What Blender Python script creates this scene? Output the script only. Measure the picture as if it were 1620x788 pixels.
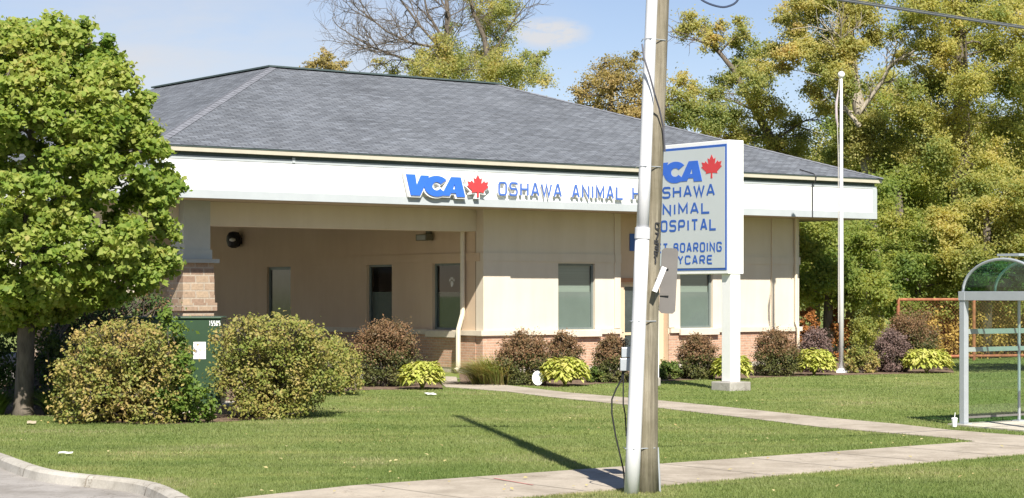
import bpy, bmesh, math, random
import numpy as np
from mathutils import Vector, Matrix
from mathutils.geometry import tessellate_polygon

for o in list(bpy.data.objects):
    bpy.data.objects.remove(o)
S = bpy.context.scene
COL = S.collection
rng = np.random.default_rng(7)
R = math.radians

# ---------------------------------------------------------------- camera
FPX, CX, CY, CAMH = 3200.0, 810.0, 465.0, 2.2      # focal length and horizon in pixels of the 1620x788 photograph
cam = bpy.data.cameras.new('camera')
co = bpy.data.objects.new('camera', cam)
COL.objects.link(co)
S.camera = co
co.location = (0, 0, CAMH)
co.rotation_euler = (R(90), 0, 0)
cam.sensor_width = 36
cam.lens = 36 * FPX / 1620
cam.shift_y = (CY - 394) / 1620
cam.clip_start = 0.5
cam.clip_end = 5000
S.render.resolution_x, S.render.resolution_y = 1024, 498

# ---------------------------------------------------------------- light
SUN_EL, SUN_AZ = R(45), math.atan2(0.207, -0.978)      # azimuth measured from +Y towards +X
sdir = Vector((math.sin(SUN_AZ) * math.cos(SUN_EL), math.cos(SUN_AZ) * math.cos(SUN_EL), math.sin(SUN_EL)))
sl = bpy.data.lights.new('sun', 'SUN')
sl.energy = 5.0
sl.angle = R(0.5)
sl.color = (1.0, 0.945, 0.85)
so = bpy.data.objects.new('sun', sl)
COL.objects.link(so)
so.rotation_euler = (-sdir).to_track_quat('-Z', 'Y').to_euler()
so.location = (20, -60, 60)

W = bpy.data.worlds.new('World')
S.world = W
W.use_nodes = True
nt = W.node_tree
nt.nodes.clear()
def wn(t, **k):
    n = nt.nodes.new(t)
    for a, b in k.items():
        setattr(n, a, b)
    return n
sky = wn('ShaderNodeTexSky', sky_type='NISHITA', sun_disc=False, sun_elevation=SUN_EL, sun_rotation=SUN_AZ,
         altitude=600, air_density=1.0, dust_density=0.1, ozone_density=3.0)
bg = wn('ShaderNodeBackground')
bg.inputs['Strength'].default_value = 0.072
outw = wn('ShaderNodeOutputWorld')
geo = wn('ShaderNodeTexCoord')
def cloud_mask(direction, radius, stretch, scale, lo, hi, soft, detail=6):
    """noise cloud round one direction of the sky"""
    sub = wn('ShaderNodeVectorMath', operation='SUBTRACT')
    nt.links.new(geo.outputs['Generated'], sub.inputs[0])
    sub.inputs[1].default_value = direction
    mul = wn('ShaderNodeVectorMath', operation='MULTIPLY')
    nt.links.new(sub.outputs[0], mul.inputs[0])
    mul.inputs[1].default_value = stretch
    ln = wn('ShaderNodeVectorMath', operation='LENGTH')
    nt.links.new(mul.outputs[0], ln.inputs[0])
    mr = wn('ShaderNodeMapRange')
    mr.inputs['From Min'].default_value = radius
    mr.inputs['From Max'].default_value = radius * soft
    nt.links.new(ln.outputs['Value'], mr.inputs['Value'])
    nz = wn('ShaderNodeTexNoise')
    nz.inputs['Scale'].default_value = scale
    nz.inputs['Detail'].default_value = detail
    nz.inputs['Roughness'].default_value = 0.6
    nt.links.new(mul.outputs[0], nz.inputs['Vector'])
    ad = wn('ShaderNodeMath', operation='MULTIPLY')
    nt.links.new(mr.outputs[0], ad.inputs[0])
    mr2 = wn('ShaderNodeMapRange')
    mr2.inputs['From Min'].default_value = lo
    mr2.inputs['From Max'].default_value = hi
    nt.links.new(nz.outputs['Fac'], mr2.inputs['Value'])
    nt.links.new(mr2.outputs[0], ad.inputs[1])
    return ad.outputs[0]
def sky_dir(x, y):
    v = Vector(((x - CX) / FPX, 1, (CY - y) / FPX)).normalized()
    return tuple(v)
masks = [(cloud_mask(sky_dir(868, 53), 0.023, (1, 1, 2.6), 95, 0.28, 0.52, 0.5), 0.98),
         (cloud_mask(sky_dir(250, 70), 0.17, (1, 1, 3.2), 8, 0.25, 0.62, 0.15), 0.85),
         (cloud_mask(sky_dir(640, 60), 0.10, (1, 1, 2.0), 12, 0.36, 0.75, 0.1), 0.55)]
tint = wn('ShaderNodeMix', data_type='RGBA', blend_type='MULTIPLY')
tint.inputs['Factor'].default_value = 1
nt.links.new(sky.outputs[0], tint.inputs['A'])
tint.inputs['B'].default_value = (0.97, 0.85, 0.86, 1)
prev = tint.outputs['Result']
for m, amt in masks:
    mx = wn('ShaderNodeMix', data_type='RGBA')
    sc_ = wn('ShaderNodeMath', operation='MULTIPLY')
    nt.links.new(m, sc_.inputs[0])
    sc_.inputs[1].default_value = amt
    nt.links.new(sc_.outputs[0], mx.inputs['Factor'])
    nt.links.new(prev, mx.inputs['A'])
    mx.inputs['B'].default_value = (5.5, 5.6, 5.85, 1)
    prev = mx.outputs['Result']
nt.links.new(prev, bg.inputs['Color'])
nt.links.new(bg.outputs[0], outw.inputs[0])

S.view_settings.view_transform = 'Standard'
S.view_settings.look = 'None'
S.view_settings.exposure = 0.9
S.view_settings.gamma = 1
S.view_settings.use_curve_mapping = False
S.cycles.max_bounces = 8
S.cycles.transparent_max_bounces = 16

# ---------------------------------------------------------------- frames of reference
TH = math.atan2(5150 - CX, FPX)
U = Vector((math.sin(TH), math.cos(TH), 0))          # along the street
V = Vector((-math.cos(TH), math.sin(TH), 0))         # away from the street
ROTU = math.atan2(U.y, U.x)
def G(x, y, z=0.0):
    """point on the ground (height z) seen at photo pixel x, y"""
    d = FPX * (CAMH - z) / (y - CY)
    return Vector(((x - CX) / FPX * d, d, z))
def D(x, y, d):
    """point at depth d seen at photo pixel x, y"""
    return Vector(((x - CX) / FPX * d, d, CAMH + (CY - y) / FPX * d))
def UV(u, v, z=0.0):
    p = U * u + V * v
    return Vector((p.x, p.y, z))
CORNER = G(763, 592)
def on_front(x, y, o):
    """building-local (along, height) of a photo pixel on the plane o metres in front of the front wall"""
    P = CORNER - V * o
    r = Vector(((x - CX) / FPX, 1, 0))
    t = (P.x * V.x + P.y * V.y) / (r.x * V.x + r.y * V.y)
    q = r * t - CORNER
    return q.x * U.x + q.y * U.y, CAMH + (CY - y) / FPX * t

# ---------------------------------------------------------------- mesh helpers
class MB:
    def __init__(self, xf=None):
        self.v, self.f, self.uv, self.xf = [], [], {}, xf
    def add(self, pts, faces):
        n = len(self.v)
        for p in pts:
            self.v.append(self.xf(*p) if self.xf else tuple(p))
        for f in faces:
            self.f.append(tuple(i + n for i in f))
    def box(self, x0, x1, y0, y1, z0, z1):
        p = [(x0, y0, z0), (x1, y0, z0), (x1, y1, z0), (x0, y1, z0), (x0, y0, z1), (x1, y0, z1), (x1, y1, z1), (x0, y1, z1)]
        self.add(p, [(0, 3, 2, 1), (4, 5, 6, 7), (0, 1, 5, 4), (1, 2, 6, 5), (2, 3, 7, 6), (3, 0, 4, 7)])
    def quad(self, a, b, c, d, uv=None):
        self.add([a, b, c, d], [(0, 1, 2, 3)])
        if uv:
            self.uv[len(self.f) - 1] = uv
    def poly(self, pts):
        self.add(pts, [tuple(range(len(pts)))])
    def tube(self, path, radii, n=8, cap=True):
        path = [Vector(p) for p in path]
        if not hasattr(radii, '__len__'):
            radii = [radii] * len(path)
        pts = []
        ref = None
        for i, p in enumerate(path):
            d = (path[min(i + 1, len(path) - 1)] - path[max(i - 1, 0)])
            d = d.normalized() if d.length > 1e-9 else Vector((0, 0, 1))
            if ref is None:
                ref = Vector((1, 0, 0)) if abs(d.x) < 0.9 else Vector((0, 1, 0))
            a = (ref - d * ref.dot(d)).normalized()
            ref = a
            b = d.cross(a)
            for k in range(n):
                an = 2 * math.pi * k / n
                pts.append(tuple(p + (a * math.cos(an) + b * math.sin(an)) * radii[i]))
        fs = []
        for i in range(len(path) - 1):
            for k in range(n):
                k2 = (k + 1) % n
                fs.append((i * n + k, i * n + k2, (i + 1) * n + k2, (i + 1) * n + k))
        if cap:
            fs.append(tuple(range(n - 1, -1, -1)))
            fs.append(tuple((len(path) - 1) * n + k for k in range(n)))
        self.add(pts, fs)
    def lathe(self, prof, n=16, c=(0, 0, 0)):
        pts, fs = [], []
        for r, z in prof:
            for k in range(n):
                an = 2 * math.pi * k / n
                pts.append((c[0] + r * math.cos(an), c[1] + r * math.sin(an), c[2] + z))
        for i in range(len(prof) - 1):
            for k in range(n):
                k2 = (k + 1) % n
                fs.append((i * n + k, i * n + k2, (i + 1) * n + k2, (i + 1) * n + k))
        fs.append(tuple(range(n - 1, -1, -1)))
        fs.append(tuple((len(prof) - 1) * n + k for k in range(n)))
        self.add(pts, fs)
    def slab(self, outer, y0, y1, holes=()):
        """outline in the x-z plane given thickness from y0 (front) to y1 (back)"""
        rings = [[Vector((x, z, 0)) for x, z in r] for r in [outer] + list(holes)]
        flat = [p for r in rings for p in r]
        n = len(flat)
        tris = tessellate_polygon(rings)
        pts = [(p.x, y0, p.y) for p in flat] + [(p.x, y1, p.y) for p in flat]
        fs = [t for t in tris] + [tuple(i + n for i in reversed(t)) for t in tris]
        k = 0
        for r in rings:
            m = len(r)
            for i in range(m):
                fs.append((k + i, k + (i + 1) % m, n + k + (i + 1) % m, n + k + i))
            k += m
        self.add(pts, fs)
    def stroke(self, pts, w, y0, y1, closed=False):
        """mitred ribbon of width w in the x-z plane"""
        P = [Vector((p[0], p[1])) for p in pts]
        n = len(P)
        L, Rr = [], []
        for i in range(n):
            a = P[i - 1] if (i > 0 or closed) else None
            b = P[(i + 1) % n] if (i < n - 1 or closed) else None
            d1 = (P[i] - a).normalized() if a is not None else None
            d2 = (b - P[i]).normalized() if b is not None else None
            if d1 is None: d1 = d2
            if d2 is None: d2 = d1
            n1 = Vector((-d1.y, d1.x)); n2 = Vector((-d2.y, d2.x))
            m = (n1 + n2)
            m = m.normalized() if m.length > 1e-6 else n1
            k = w / 2 / max(0.45, m.dot(n1))
            L.append(P[i] + m * k); Rr.append(P[i] - m * k)
        v = []
        for i in range(n):
            for q in (L[i], Rr[i]):
                v.append((q.x, y0, q.y)); v.append((q.x, y1, q.y))
        fs = []
        rng_ = range(n) if closed else range(n - 1)
        for i in rng_:
            a, b = 4 * i, 4 * ((i + 1) % n)
            fs += [(a, b, b + 2, a + 2), (a + 1, a + 3, b + 3, b + 1), (a, a + 1, b + 1, b), (a + 2, b + 2, b + 3, a + 3)]
        if not closed:
            e = 4 * (n - 1)
            fs += [(0, 2, 3, 1), (e, e + 1, e + 3, e + 2)]
        self.add(v, fs)
    def build(self, name, mat, parent=None, smooth=False, bevel=0.0, recalc=True):
        me = bpy.data.meshes.new(name)
        me.from_pydata(self.v, [], self.f)
        if self.uv:
            lay = me.uv_layers.new(name='UVMap')
            for p in me.polygons:
                uv = self.uv.get(p.index)
                if uv:
                    for li, c in zip(p.loop_indices, uv):
                        lay.data[li].uv = c
        if recalc:
            bm = bmesh.new(); bm.from_mesh(me)
            bmesh.ops.recalc_face_normals(bm, faces=bm.faces)
            bm.to_mesh(me); bm.free()
        if smooth:
            me.shade_smooth()
        ob = bpy.data.objects.new(name, me)
        COL.objects.link(ob)
        if mat:
            me.materials.append(mat)
        if parent:
            ob.parent = parent
        if bevel:
            b = ob.modifiers.new('bevel', 'BEVEL'); b.width = bevel; b.segments = 2; b.limit_method = 'ANGLE'
        return ob

def arrays_to_mesh(name, verts, faces, mat, parent=None, smooth=False):
    me = bpy.data.meshes.new(name)
    verts = np.asarray(verts, np.float32); faces = np.asarray(faces, np.int32)
    m, k = faces.shape
    me.vertices.add(len(verts)); me.vertices.foreach_set('co', verts.ravel())
    me.loops.add(m * k); me.loops.foreach_set('vertex_index', faces.ravel())
    me.polygons.add(m)
    me.polygons.foreach_set('loop_start', np.arange(0, m * k, k, dtype=np.int32))
    me.update(calc_edges=True)
    me.validate()
    if smooth:
        me.shade_smooth()
    ob = bpy.data.objects.new(name, me)
    COL.objects.link(ob)
    me.materials.append(mat)
    if parent: ob.parent = parent
    return ob

def thing(name, label, cat, loc=(0, 0, 0), rz=0.0, group=None):
    o = bpy.data.objects.new(name, None)
    COL.objects.link(o)
    o.location = loc; o.rotation_euler = (0, 0, rz)
    o.empty_display_size = 0.2
    return tag(o, label, cat, group)
def tag(o, label, cat, group=None):
    o['label'] = label; o['category'] = cat
    if group: o['group'] = group
    return o
def struct(o, kind='structure'):
    o['kind'] = kind
    return o

# ---------------------------------------------------------------- materials
def new_mat(name):
    m = bpy.data.materials.new(name); m.use_nodes = True
    t = m.node_tree
    return m, t, t.nodes['Principled BSDF']
def ramp(t, stops):
    r = t.nodes.new('ShaderNodeValToRGB')
    e = r.color_ramp.elements
    while len(e) < len(stops):
        e.new(0.5)
    for i, (p, c) in enumerate(stops):
        e[i].position = p; e[i].color = (*c, 1)
    return r
def noise(t, scale, detail=4, rough=0.6, vec=None, stretch=None, coord='Object'):
    n = t.nodes.new('ShaderNodeTexNoise')
    n.inputs['Scale'].default_value = scale; n.inputs['Detail'].default_value = detail; n.inputs['Roughness'].default_value = rough
    if vec is None:
        tc = t.nodes.new('ShaderNodeTexCoord'); vec = tc.outputs[coord]
    if stretch:
        mp = t.nodes.new('ShaderNodeMapping'); mp.inputs['Scale'].default_value = stretch
        t.links.new(vec, mp.inputs['Vector']); vec = mp.outputs[0]
    t.links.new(vec, n.inputs['Vector'])
    return n
def mix(t, a, b, f, mode='MIX'):
    m = t.nodes.new('ShaderNodeMix'); m.data_type = 'RGBA'; m.blend_type = mode
    for s, val in (('A', a), ('B', b)):
        if hasattr(val, 'links'): t.links.new(val, m.inputs[s])
        else: m.inputs[s].default_value = (*val, 1)
    if hasattr(f, 'links'): t.links.new(f, m.inputs['Factor'])
    else: m.inputs['Factor'].default_value = f
    return m.outputs['Result']
def bump(t, bsdf, h, strength, dist):
    b = t.nodes.new('ShaderNodeBump'); b.inputs['Strength'].default_value = strength; b.inputs['Distance'].default_value = dist
    t.links.new(h, b.inputs['Height']); t.links.new(b.outputs[0], bsdf.inputs['Normal'])
def mat(name, col, rough=0.6, metal=0.0, var=0.12, scale=3.0, stretch=None, fine=0.0, spec=0.4, bmp=0.0):
    m, t, p = new_mat(name)
    n = noise(t, scale, 6, 0.65, stretch=stretch)
    lo = tuple(c * (1 - var) for c in col); hi = tuple(min(1, c * (1 + var)) for c in col)
    r = ramp(t, [(0.3, lo), (0.7, hi)])
    t.links.new(n.outputs['Fac'], r.inputs[0])
    t.links.new(r.outputs[0], p.inputs['Base Color'])
    p.inputs['Roughness'].default_value = rough; p.inputs['Metallic'].default_value = metal
    p.inputs['Specular IOR Level'].default_value = spec
    if bmp:
        n2 = noise(t, scale * 12, 4, 0.7)
        bump(t, p, n2.outputs['Fac'], bmp, 0.01)
    return m
def leaf_mat(name, cols, transl=0.3, nscale=1.2, rand=0.6):
    """leaves: colour by leaf and by clump; light also comes through"""
    m, t, p = new_mat(name)
    g = t.nodes.new('ShaderNodeNewGeometry')
    n = noise(t, nscale, 3, 0.6)
    a = t.nodes.new('ShaderNodeMath'); a.operation = 'MULTIPLY'; a.inputs[1].default_value = rand
    t.links.new(g.outputs['Random Per Island'], a.inputs[0])
    b = t.nodes.new('ShaderNodeMapRange')
    b.inputs['From Min'].default_value = 0.3; b.inputs['From Max'].default_value = 0.7
    b.inputs['To Min'].default_value = 0; b.inputs['To Max'].default_value = 1 - rand
    t.links.new(n.outputs['Fac'], b.inputs['Value'])
    c = t.nodes.new('ShaderNodeMath'); c.operation = 'ADD'
    t.links.new(a.outputs[0], c.inputs[0]); t.links.new(b.outputs[0], c.inputs[1])
    r = ramp(t, [(i / (len(cols) - 1), q) for i, q in enumerate(cols)])
    t.links.new(c.outputs[0], r.inputs[0])
    t.links.new(r.outputs[0], p.inputs['Base Color'])
    p.inputs['Roughness'].default_value = 0.55
    p.inputs['Specular IOR Level'].default_value = 0.25
    tr = t.nodes.new('ShaderNodeBsdfTranslucent')
    br = t.nodes.new('ShaderNodeMix'); br.data_type = 'RGBA'; br.blend_type = 'MULTIPLY'; br.inputs['Factor'].default_value = 1
    t.links.new(r.outputs[0], br.inputs['A']); br.inputs['B'].default_value = (1.3, 1.25, 0.7, 1)
    t.links.new(br.outputs['Result'], tr.inputs['Color'])
    ms = t.nodes.new('ShaderNodeMixShader'); ms.inputs[0].default_value = transl
    t.links.new(p.outputs[0], ms.inputs[1]); t.links.new(tr.outputs[0], ms.inputs[2])
    t.links.new(ms.outputs[0], t.nodes['Material Output'].inputs[0])
    return m
def glass_mat(name, tint, refl=0.12, clear=0.8):
    m, t, p = new_mat(name)
    tr = t.nodes.new('ShaderNodeBsdfTransparent'); tr.inputs[0].default_value = (*tint, 1)
    gl = t.nodes.new('ShaderNodeBsdfGlossy'); gl.inputs['Roughness'].default_value = 0.02
    lw = t.nodes.new('ShaderNodeLayerWeight'); lw.inputs[0].default_value = 0.5
    pw = t.nodes.new('ShaderNodeMath'); pw.operation = 'POWER'; pw.inputs[1].default_value = 4.0
    t.links.new(lw.outputs['Facing'], pw.inputs[0])
    ad = t.nodes.new('ShaderNodeMath'); ad.operation = 'MULTIPLY_ADD'; ad.inputs[1].default_value = 0.8; ad.inputs[2].default_value = refl
    t.links.new(pw.outputs[0], ad.inputs[0])
    ms = t.nodes.new('ShaderNodeMixShader')
    t.links.new(ad.outputs[0], ms.inputs[0]); t.links.new(tr.outputs[0], ms.inputs[1]); t.links.new(gl.outputs[0], ms.inputs[2])
    t.links.new(ms.outputs[0], t.nodes['Material Output'].inputs[0])
    return m

def stucco_mat(name, lo, hi):
    m, t, p = new_mat(name)
    n = noise(t, 0.7, 5, 0.6); r = ramp(t, [(0.3, lo), (0.7, hi)])
    t.links.new(n.outputs['Fac'], r.inputs[0])
    st = noise(t, 1.0, 5, 0.7, stretch=(2.2, 2.2, 0.25))
    sr = ramp(t, [(0.35, (0.90, 0.88, 0.85)), (0.6, (1, 1, 1))])
    t.links.new(st.outputs['Fac'], sr.inputs[0])
    t.links.new(mix(t, r.outputs[0], sr.outputs[0], 0.45, 'MULTIPLY'), p.inputs['Base Color'])
    p.inputs['Roughness'].default_value = 0.9; p.inputs['Specular IOR Level'].default_value = 0.15
    n2 = noise(t, 60, 3, 0.6); bump(t, p, n2.outputs['Fac'], 0.3, 0.01)
    return m
def brick_mat(name, c1, c2, mortar, bw, bh, ms, use_uv=False, bias=0.0, rough=0.9, offset=0.5, big=0.0, axis='XZ'):
    m, t, p = new_mat(name)
    tc = t.nodes.new('ShaderNodeTexCoord')
    b = t.nodes.new('ShaderNodeTexBrick')
    b.inputs['Scale'].default_value = 1; b.inputs['Brick Width'].default_value = bw; b.inputs['Row Height'].default_value = bh
    b.inputs['Mortar Size'].default_value = ms; b.inputs['Bias'].default_value = bias
    b.inputs['Mortar Smooth'].default_value = 0.2
    b.offset = offset
    b.inputs['Color1'].default_value = (*c1, 1); b.inputs['Color2'].default_value = (*c2, 1); b.inputs['Mortar'].default_value = (*mortar, 1)
    if use_uv:
        vec = tc.outputs['UV']
    else:
        sx = t.nodes.new('ShaderNodeSeparateXYZ'); t.links.new(tc.outputs['Object'], sx.inputs[0])
        ad = t.nodes.new('ShaderNodeMath'); ad.operation = 'ADD'
        t.links.new(sx.outputs['X'], ad.inputs[0]); t.links.new(sx.outputs['Y'], ad.inputs[1])
        cb = t.nodes.new('ShaderNodeCombineXYZ')
        t.links.new(ad.outputs[0], cb.inputs['X']); t.links.new(sx.outputs['Z'], cb.inputs['Y'])
        vec = cb.outputs[0]
    t.links.new(vec, b.inputs['Vector'])
    n = noise(t, 0.55, 5, 0.6); r = ramp(t, [(0.3, (1 - big,) * 3), (0.7, (1 + big * 0.3,) * 3)])
    t.links.new(n.outputs['Fac'], r.inputs[0])
    n3 = noise(t, 14, 4, 0.7); r3 = ramp(t, [(0.3, (0.78,) * 3), (0.7, (1.1,) * 3)])
    t.links.new(n3.outputs['Fac'], r3.inputs[0])
    c = mix(t, b.outputs['Color'], r.outputs[0], 1, 'MULTIPLY')
    c = mix(t, c, r3.outputs[0], 1, 'MULTIPLY')
    t.links.new(c, p.inputs['Base Color'])
    p.inputs['Roughness'].default_value = rough; p.inputs['Specular IOR Level'].default_value = 0.2
    iv = t.nodes.new('ShaderNodeMath'); iv.operation = 'SUBTRACT'; iv.inputs[0].default_value = 1
    t.links.new(b.outputs['Fac'], iv.inputs[1]); bump(t, p, iv.outputs[0], 0.6, 0.01)
    return m, t, p
def shingle_mat():
    m, t, p = brick_mat('shingles', (0.118, 0.129, 0.146), (0.175, 0.19, 0.213), (0.06, 0.06, 0.07), 0.33, 0.145, 0.012, use_uv=True, big=0.2)
    tc = t.nodes.new('ShaderNodeTexCoord')
    n = noise(t, 1, 5, 0.65, vec=tc.outputs['UV'], stretch=(1.6, 5.0, 1))
    r = ramp(t, [(0.32, (0.80,) * 3), (0.5, (1.0,) * 3), (0.7, (1.25, 1.27, 1.3))])
    t.links.new(n.outputs['Fac'], r.inputs[0])
    old = p.inputs['Base Color'].links[0].from_socket
    t.links.new(mix(t, old, r.outputs[0], 1, 'MULTIPLY'), p.inputs['Base Color'])
    return m
def lawn_mat():
    m, t, p = new_mat('lawn')
    n1 = noise(t, 0.22, 4, 0.6); n2 = noise(t, 2.5, 6, 0.75); n3 = noise(t, 1.0, 4, 0.6, stretch=(0.25, 3.0, 1))
    r1 = ramp(t, [(0.35, (0.145, 0.195, 0.055)), (0.55, (0.185, 0.225, 0.075)), (0.75, (0.28, 0.265, 0.115))])
    t.links.new(n1.outputs['Fac'], r1.inputs[0])
    r2 = ramp(t, [(0.25, (0.6, 0.62, 0.55)), (0.5, (0.95, 0.95, 0.9)), (0.78, (1.45, 1.35, 1.2))])
    t.links.new(n2.outputs['Fac'], r2.inputs[0])
    r3 = ramp(t, [(0.35, (0.85, 0.88, 0.85)), (0.65, (1.12, 1.1, 1.05))])
    t.links.new(n3.outputs['Fac'], r3.inputs[0])
    c = mix(t, r1.outputs[0], r2.outputs[0], 1, 'MULTIPLY')
    c = mix(t, c, r3.outputs[0], 1, 'MULTIPLY')
    t.links.new(c, p.inputs['Base Color'])
    p.inputs['Roughness'].default_value = 0.95; p.inputs['Specular IOR Level'].default_value = 0.1
    n4 = noise(t, 25, 4, 0.7); bump(t, p, n4.outputs['Fac'], 0.6, 0.03)
    return m
def grass_blade_mat():
    m = leaf_mat('grass_blades', [(0.115, 0.178, 0.044), (0.179, 0.236, 0.07), (0.242, 0.276, 0.101), (0.391, 0.346, 0.204)], 0.4, 0.35, 0.28)
    t = m.node_tree
    tc = t.nodes.new('ShaderNodeTexCoord'); mp = t.nodes.new('ShaderNodeMapping')
    mp.inputs['Rotation'].default_value = (0, 0, -ROTU); mp.inputs['Scale'].default_value = (0.10, 1.3, 1)
    t.links.new(tc.outputs['Object'], mp.inputs['Vector'])
    n = noise(t, 1.0, 5, 0.65, vec=mp.outputs[0]); r = ramp(t, [(0.33, (0.78, 0.80, 0.80)), (0.5, (1, 1, 1)), (0.68, (1.18, 1.12, 1.05))])
    t.links.new(n.outputs['Fac'], r.inputs[0])
    p = t.nodes['Principled BSDF']; old = p.inputs['Base Color'].links[0].from_socket
    out = mix(t, old, r.outputs[0], 1, 'MULTIPLY'); t.links.new(out, p.inputs['Base Color'])
    for nd in t.nodes:
        if nd.bl_idname == 'ShaderNodeMix' and nd.blend_type == 'MULTIPLY' and nd.inputs['A'].links and nd.inputs['A'].links[0].from_socket == old and nd.outputs['Result'] != out:
            t.links.new(out, nd.inputs['A'])
    return m
def concrete_mat(name, col, joint=None):
    m, t, p = new_mat(name)
    n = noise(t, 1.2, 6, 0.7); r = ramp(t, [(0.3, tuple(c * 0.86 for c in col)), (0.7, tuple(c * 1.1 for c in col))])
    t.links.new(n.outputs['Fac'], r.inputs[0])
    n2 = noise(t, 30, 4, 0.7); r2 = ramp(t, [(0.3, (0.85,) * 3), (0.7, (1.08,) * 3)])
    t.links.new(n2.outputs['Fac'], r2.inputs[0])
    c = mix(t, r.outputs[0], r2.outputs[0], 1, 'MULTIPLY')
    n5 = noise(t, 0.6, 5, 0.7); r5 = ramp(t, [(0.36, (0.78, 0.76, 0.73)), (0.55, (1, 1, 1)), (0.8, (1.06, 1.05, 1.03))])
    t.links.new(n5.outputs['Fac'], r5.inputs[0]); c = mix(t, c, r5.outputs[0], 1, 'MULTIPLY')
    vo = t.nodes.new('ShaderNodeTexVoronoi'); vo.feature = 'DISTANCE_TO_EDGE'; vo.inputs['Scale'].default_value = 0.35
    tc = t.nodes.new('ShaderNodeTexCoord'); nw = noise(t, 2.5, 4, 0.7)
    av = t.nodes.new('ShaderNodeVectorMath'); av.operation = 'ADD'
    t.links.new(tc.outputs['Object'], av.inputs[0]); t.links.new(nw.outputs['Color'], av.inputs[1]); t.links.new(av.outputs[0], vo.inputs['Vector'])
    r6 = ramp(t, [(0.0, (0.55, 0.52, 0.48)), (0.006, (1, 1, 1))])
    t.links.new(vo.outputs['Distance'], r6.inputs[0]); c = mix(t, c, r6.outputs[0], 0.8, 'MULTIPLY')
    t.links.new(c, p.inputs['Base Color'])
    p.inputs['Roughness'].default_value = 0.9; p.inputs['Specular IOR Level'].default_value = 0.2
    bump(t, p, n2.outputs['Fac'], 0.3, 0.006)
    return m
def wood_mat():
    m, t, p = new_mat('weathered_wood')
    n = noise(t, 1.0, 7, 0.75, stretch=(26, 26, 0.9)); r = ramp(t, [(0.28, (0.075, 0.066, 0.048)), (0.5, (0.24, 0.212, 0.16)), (0.75, (0.37, 0.335, 0.26))])
    t.links.new(n.outputs['Fac'], r.inputs[0])
    n2 = noise(t, 2.0, 4, 0.6); r2 = ramp(t, [(0.35, (0.72, 0.72, 0.66)), (0.65, (1.1,) * 3)])
    t.links.new(n2.outputs['Fac'], r2.inputs[0])
    t.links.new(mix(t, r.outputs[0], r2.outputs[0], 1, 'MULTIPLY'), p.inputs['Base Color'])
    p.inputs['Roughness'].default_value = 0.9; p.inputs['Specular IOR Level'].default_value = 0.15
    bump(t, p, n.outputs['Fac'], 0.8, 0.02)
    return m

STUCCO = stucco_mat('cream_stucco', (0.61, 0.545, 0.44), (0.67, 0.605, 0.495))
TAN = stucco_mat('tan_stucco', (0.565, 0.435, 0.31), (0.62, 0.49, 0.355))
BRICK, _, _ = brick_mat('orange_brick', (0.56, 0.35, 0.24), (0.47, 0.275, 0.185), (0.50, 0.40, 0.31), 0.22, 0.075, 0.011, big=0.1)
STONE, _, _ = brick_mat('split_stone', (0.42, 0.32, 0.225), (0.29, 0.20, 0.145), (0.40, 0.34, 0.27), 0.37, 0.19, 0.02, big=0.12, offset=0.37)
SHINGLE = shingle_mat()
CAPM = mat('ridge_shingle', (0.165, 0.172, 0.195), 0.9, var=0.3, scale=5)
LAWN = lawn_mat()
BLADE = grass_blade_mat()
PAVE = concrete_mat('pavement_concrete', (0.40, 0.35, 0.285))
PADC = concrete_mat('pad_concrete', (0.52, 0.48, 0.40))
KERBC = concrete_mat('kerb_concrete', (0.45, 0.425, 0.375))
ASPH = concrete_mat('worn_asphalt', (0.31, 0.29, 0.27))
ROADM = concrete_mat('road_asphalt', (0.075, 0.075, 0.078))
SOIL = mat('mulch', (0.17, 0.12, 0.085), 0.95, var=0.55, scale=9, spec=0.1, bmp=0.8)
WHITEP = mat('white_panel', (0.80, 0.80, 0.78), 0.5, var=0.03, scale=0.6)
GREYT = mat('grey_trim', (0.40, 0.43, 0.445), 0.5, var=0.06, scale=1.5)
GREEND = mat('green_trim_shade', (0.06, 0.085, 0.085), 0.6, var=0.2)
CREAM = mat('cream_gutter', (0.46, 0.43, 0.345), 0.45, var=0.08, scale=2)
SOFFIT = mat('soffit', (0.42, 0.35, 0.25), 0.8, var=0.06)
SILLM = mat('sill_stone', (0.60, 0.535, 0.43), 0.85, var=0.1)
COLW = mat('column_paint', (0.42, 0.44, 0.42), 0.7, var=0.06)
FRAMEM = mat('window_frame', (0.16, 0.19, 0.18), 0.4, var=0.1)
PANE = glass_mat('window_glass', (0.66, 0.73, 0.70), 0.06)
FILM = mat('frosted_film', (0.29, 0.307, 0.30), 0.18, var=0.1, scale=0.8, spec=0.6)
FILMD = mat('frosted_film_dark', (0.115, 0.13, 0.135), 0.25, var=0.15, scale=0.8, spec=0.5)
BLINDM = mat('blind', (0.42, 0.44, 0.40), 0.8, var=0.1, scale=2, stretch=(0.1, 0.1, 20))
DARKROOM = mat('unlit_interior', (0.035, 0.04, 0.035), 0.9)
BLUE = mat('sign_blue', (0.035, 0.14, 0.60), 0.35, var=0.06)
BLUED = mat('sign_blue_dark', (0.03, 0.11, 0.42), 0.4, var=0.06)
LETB = mat('letter_blue', (0.065, 0.14, 0.43), 0.4, var=0.06)
RED = mat('leaf_red', (0.60, 0.05, 0.055), 0.4, var=0.06)
WHITE = mat('white_paint', (0.80, 0.80, 0.79), 0.4, var=0.03)
SIGNFACE = mat('sign_face', (0.50, 0.54, 0.55), 0.3, var=0.03, scale=0.8)
WOOD = wood_mat()
PVC = mat('conduit_plastic', (0.62, 0.625, 0.64), 0.45, var=0.10, scale=2, stretch=(3, 3, 0.4))
BLACK = mat('black_rubber', (0.018, 0.018, 0.02), 0.5)
ALU = mat('grey_aluminium', (0.44, 0.47, 0.50), 0.35, metal=0.35, var=0.08)
GALV = mat('galvanised_back', (0.15, 0.14, 0.13), 0.55, metal=0.0, var=0.15, scale=2)
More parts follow.
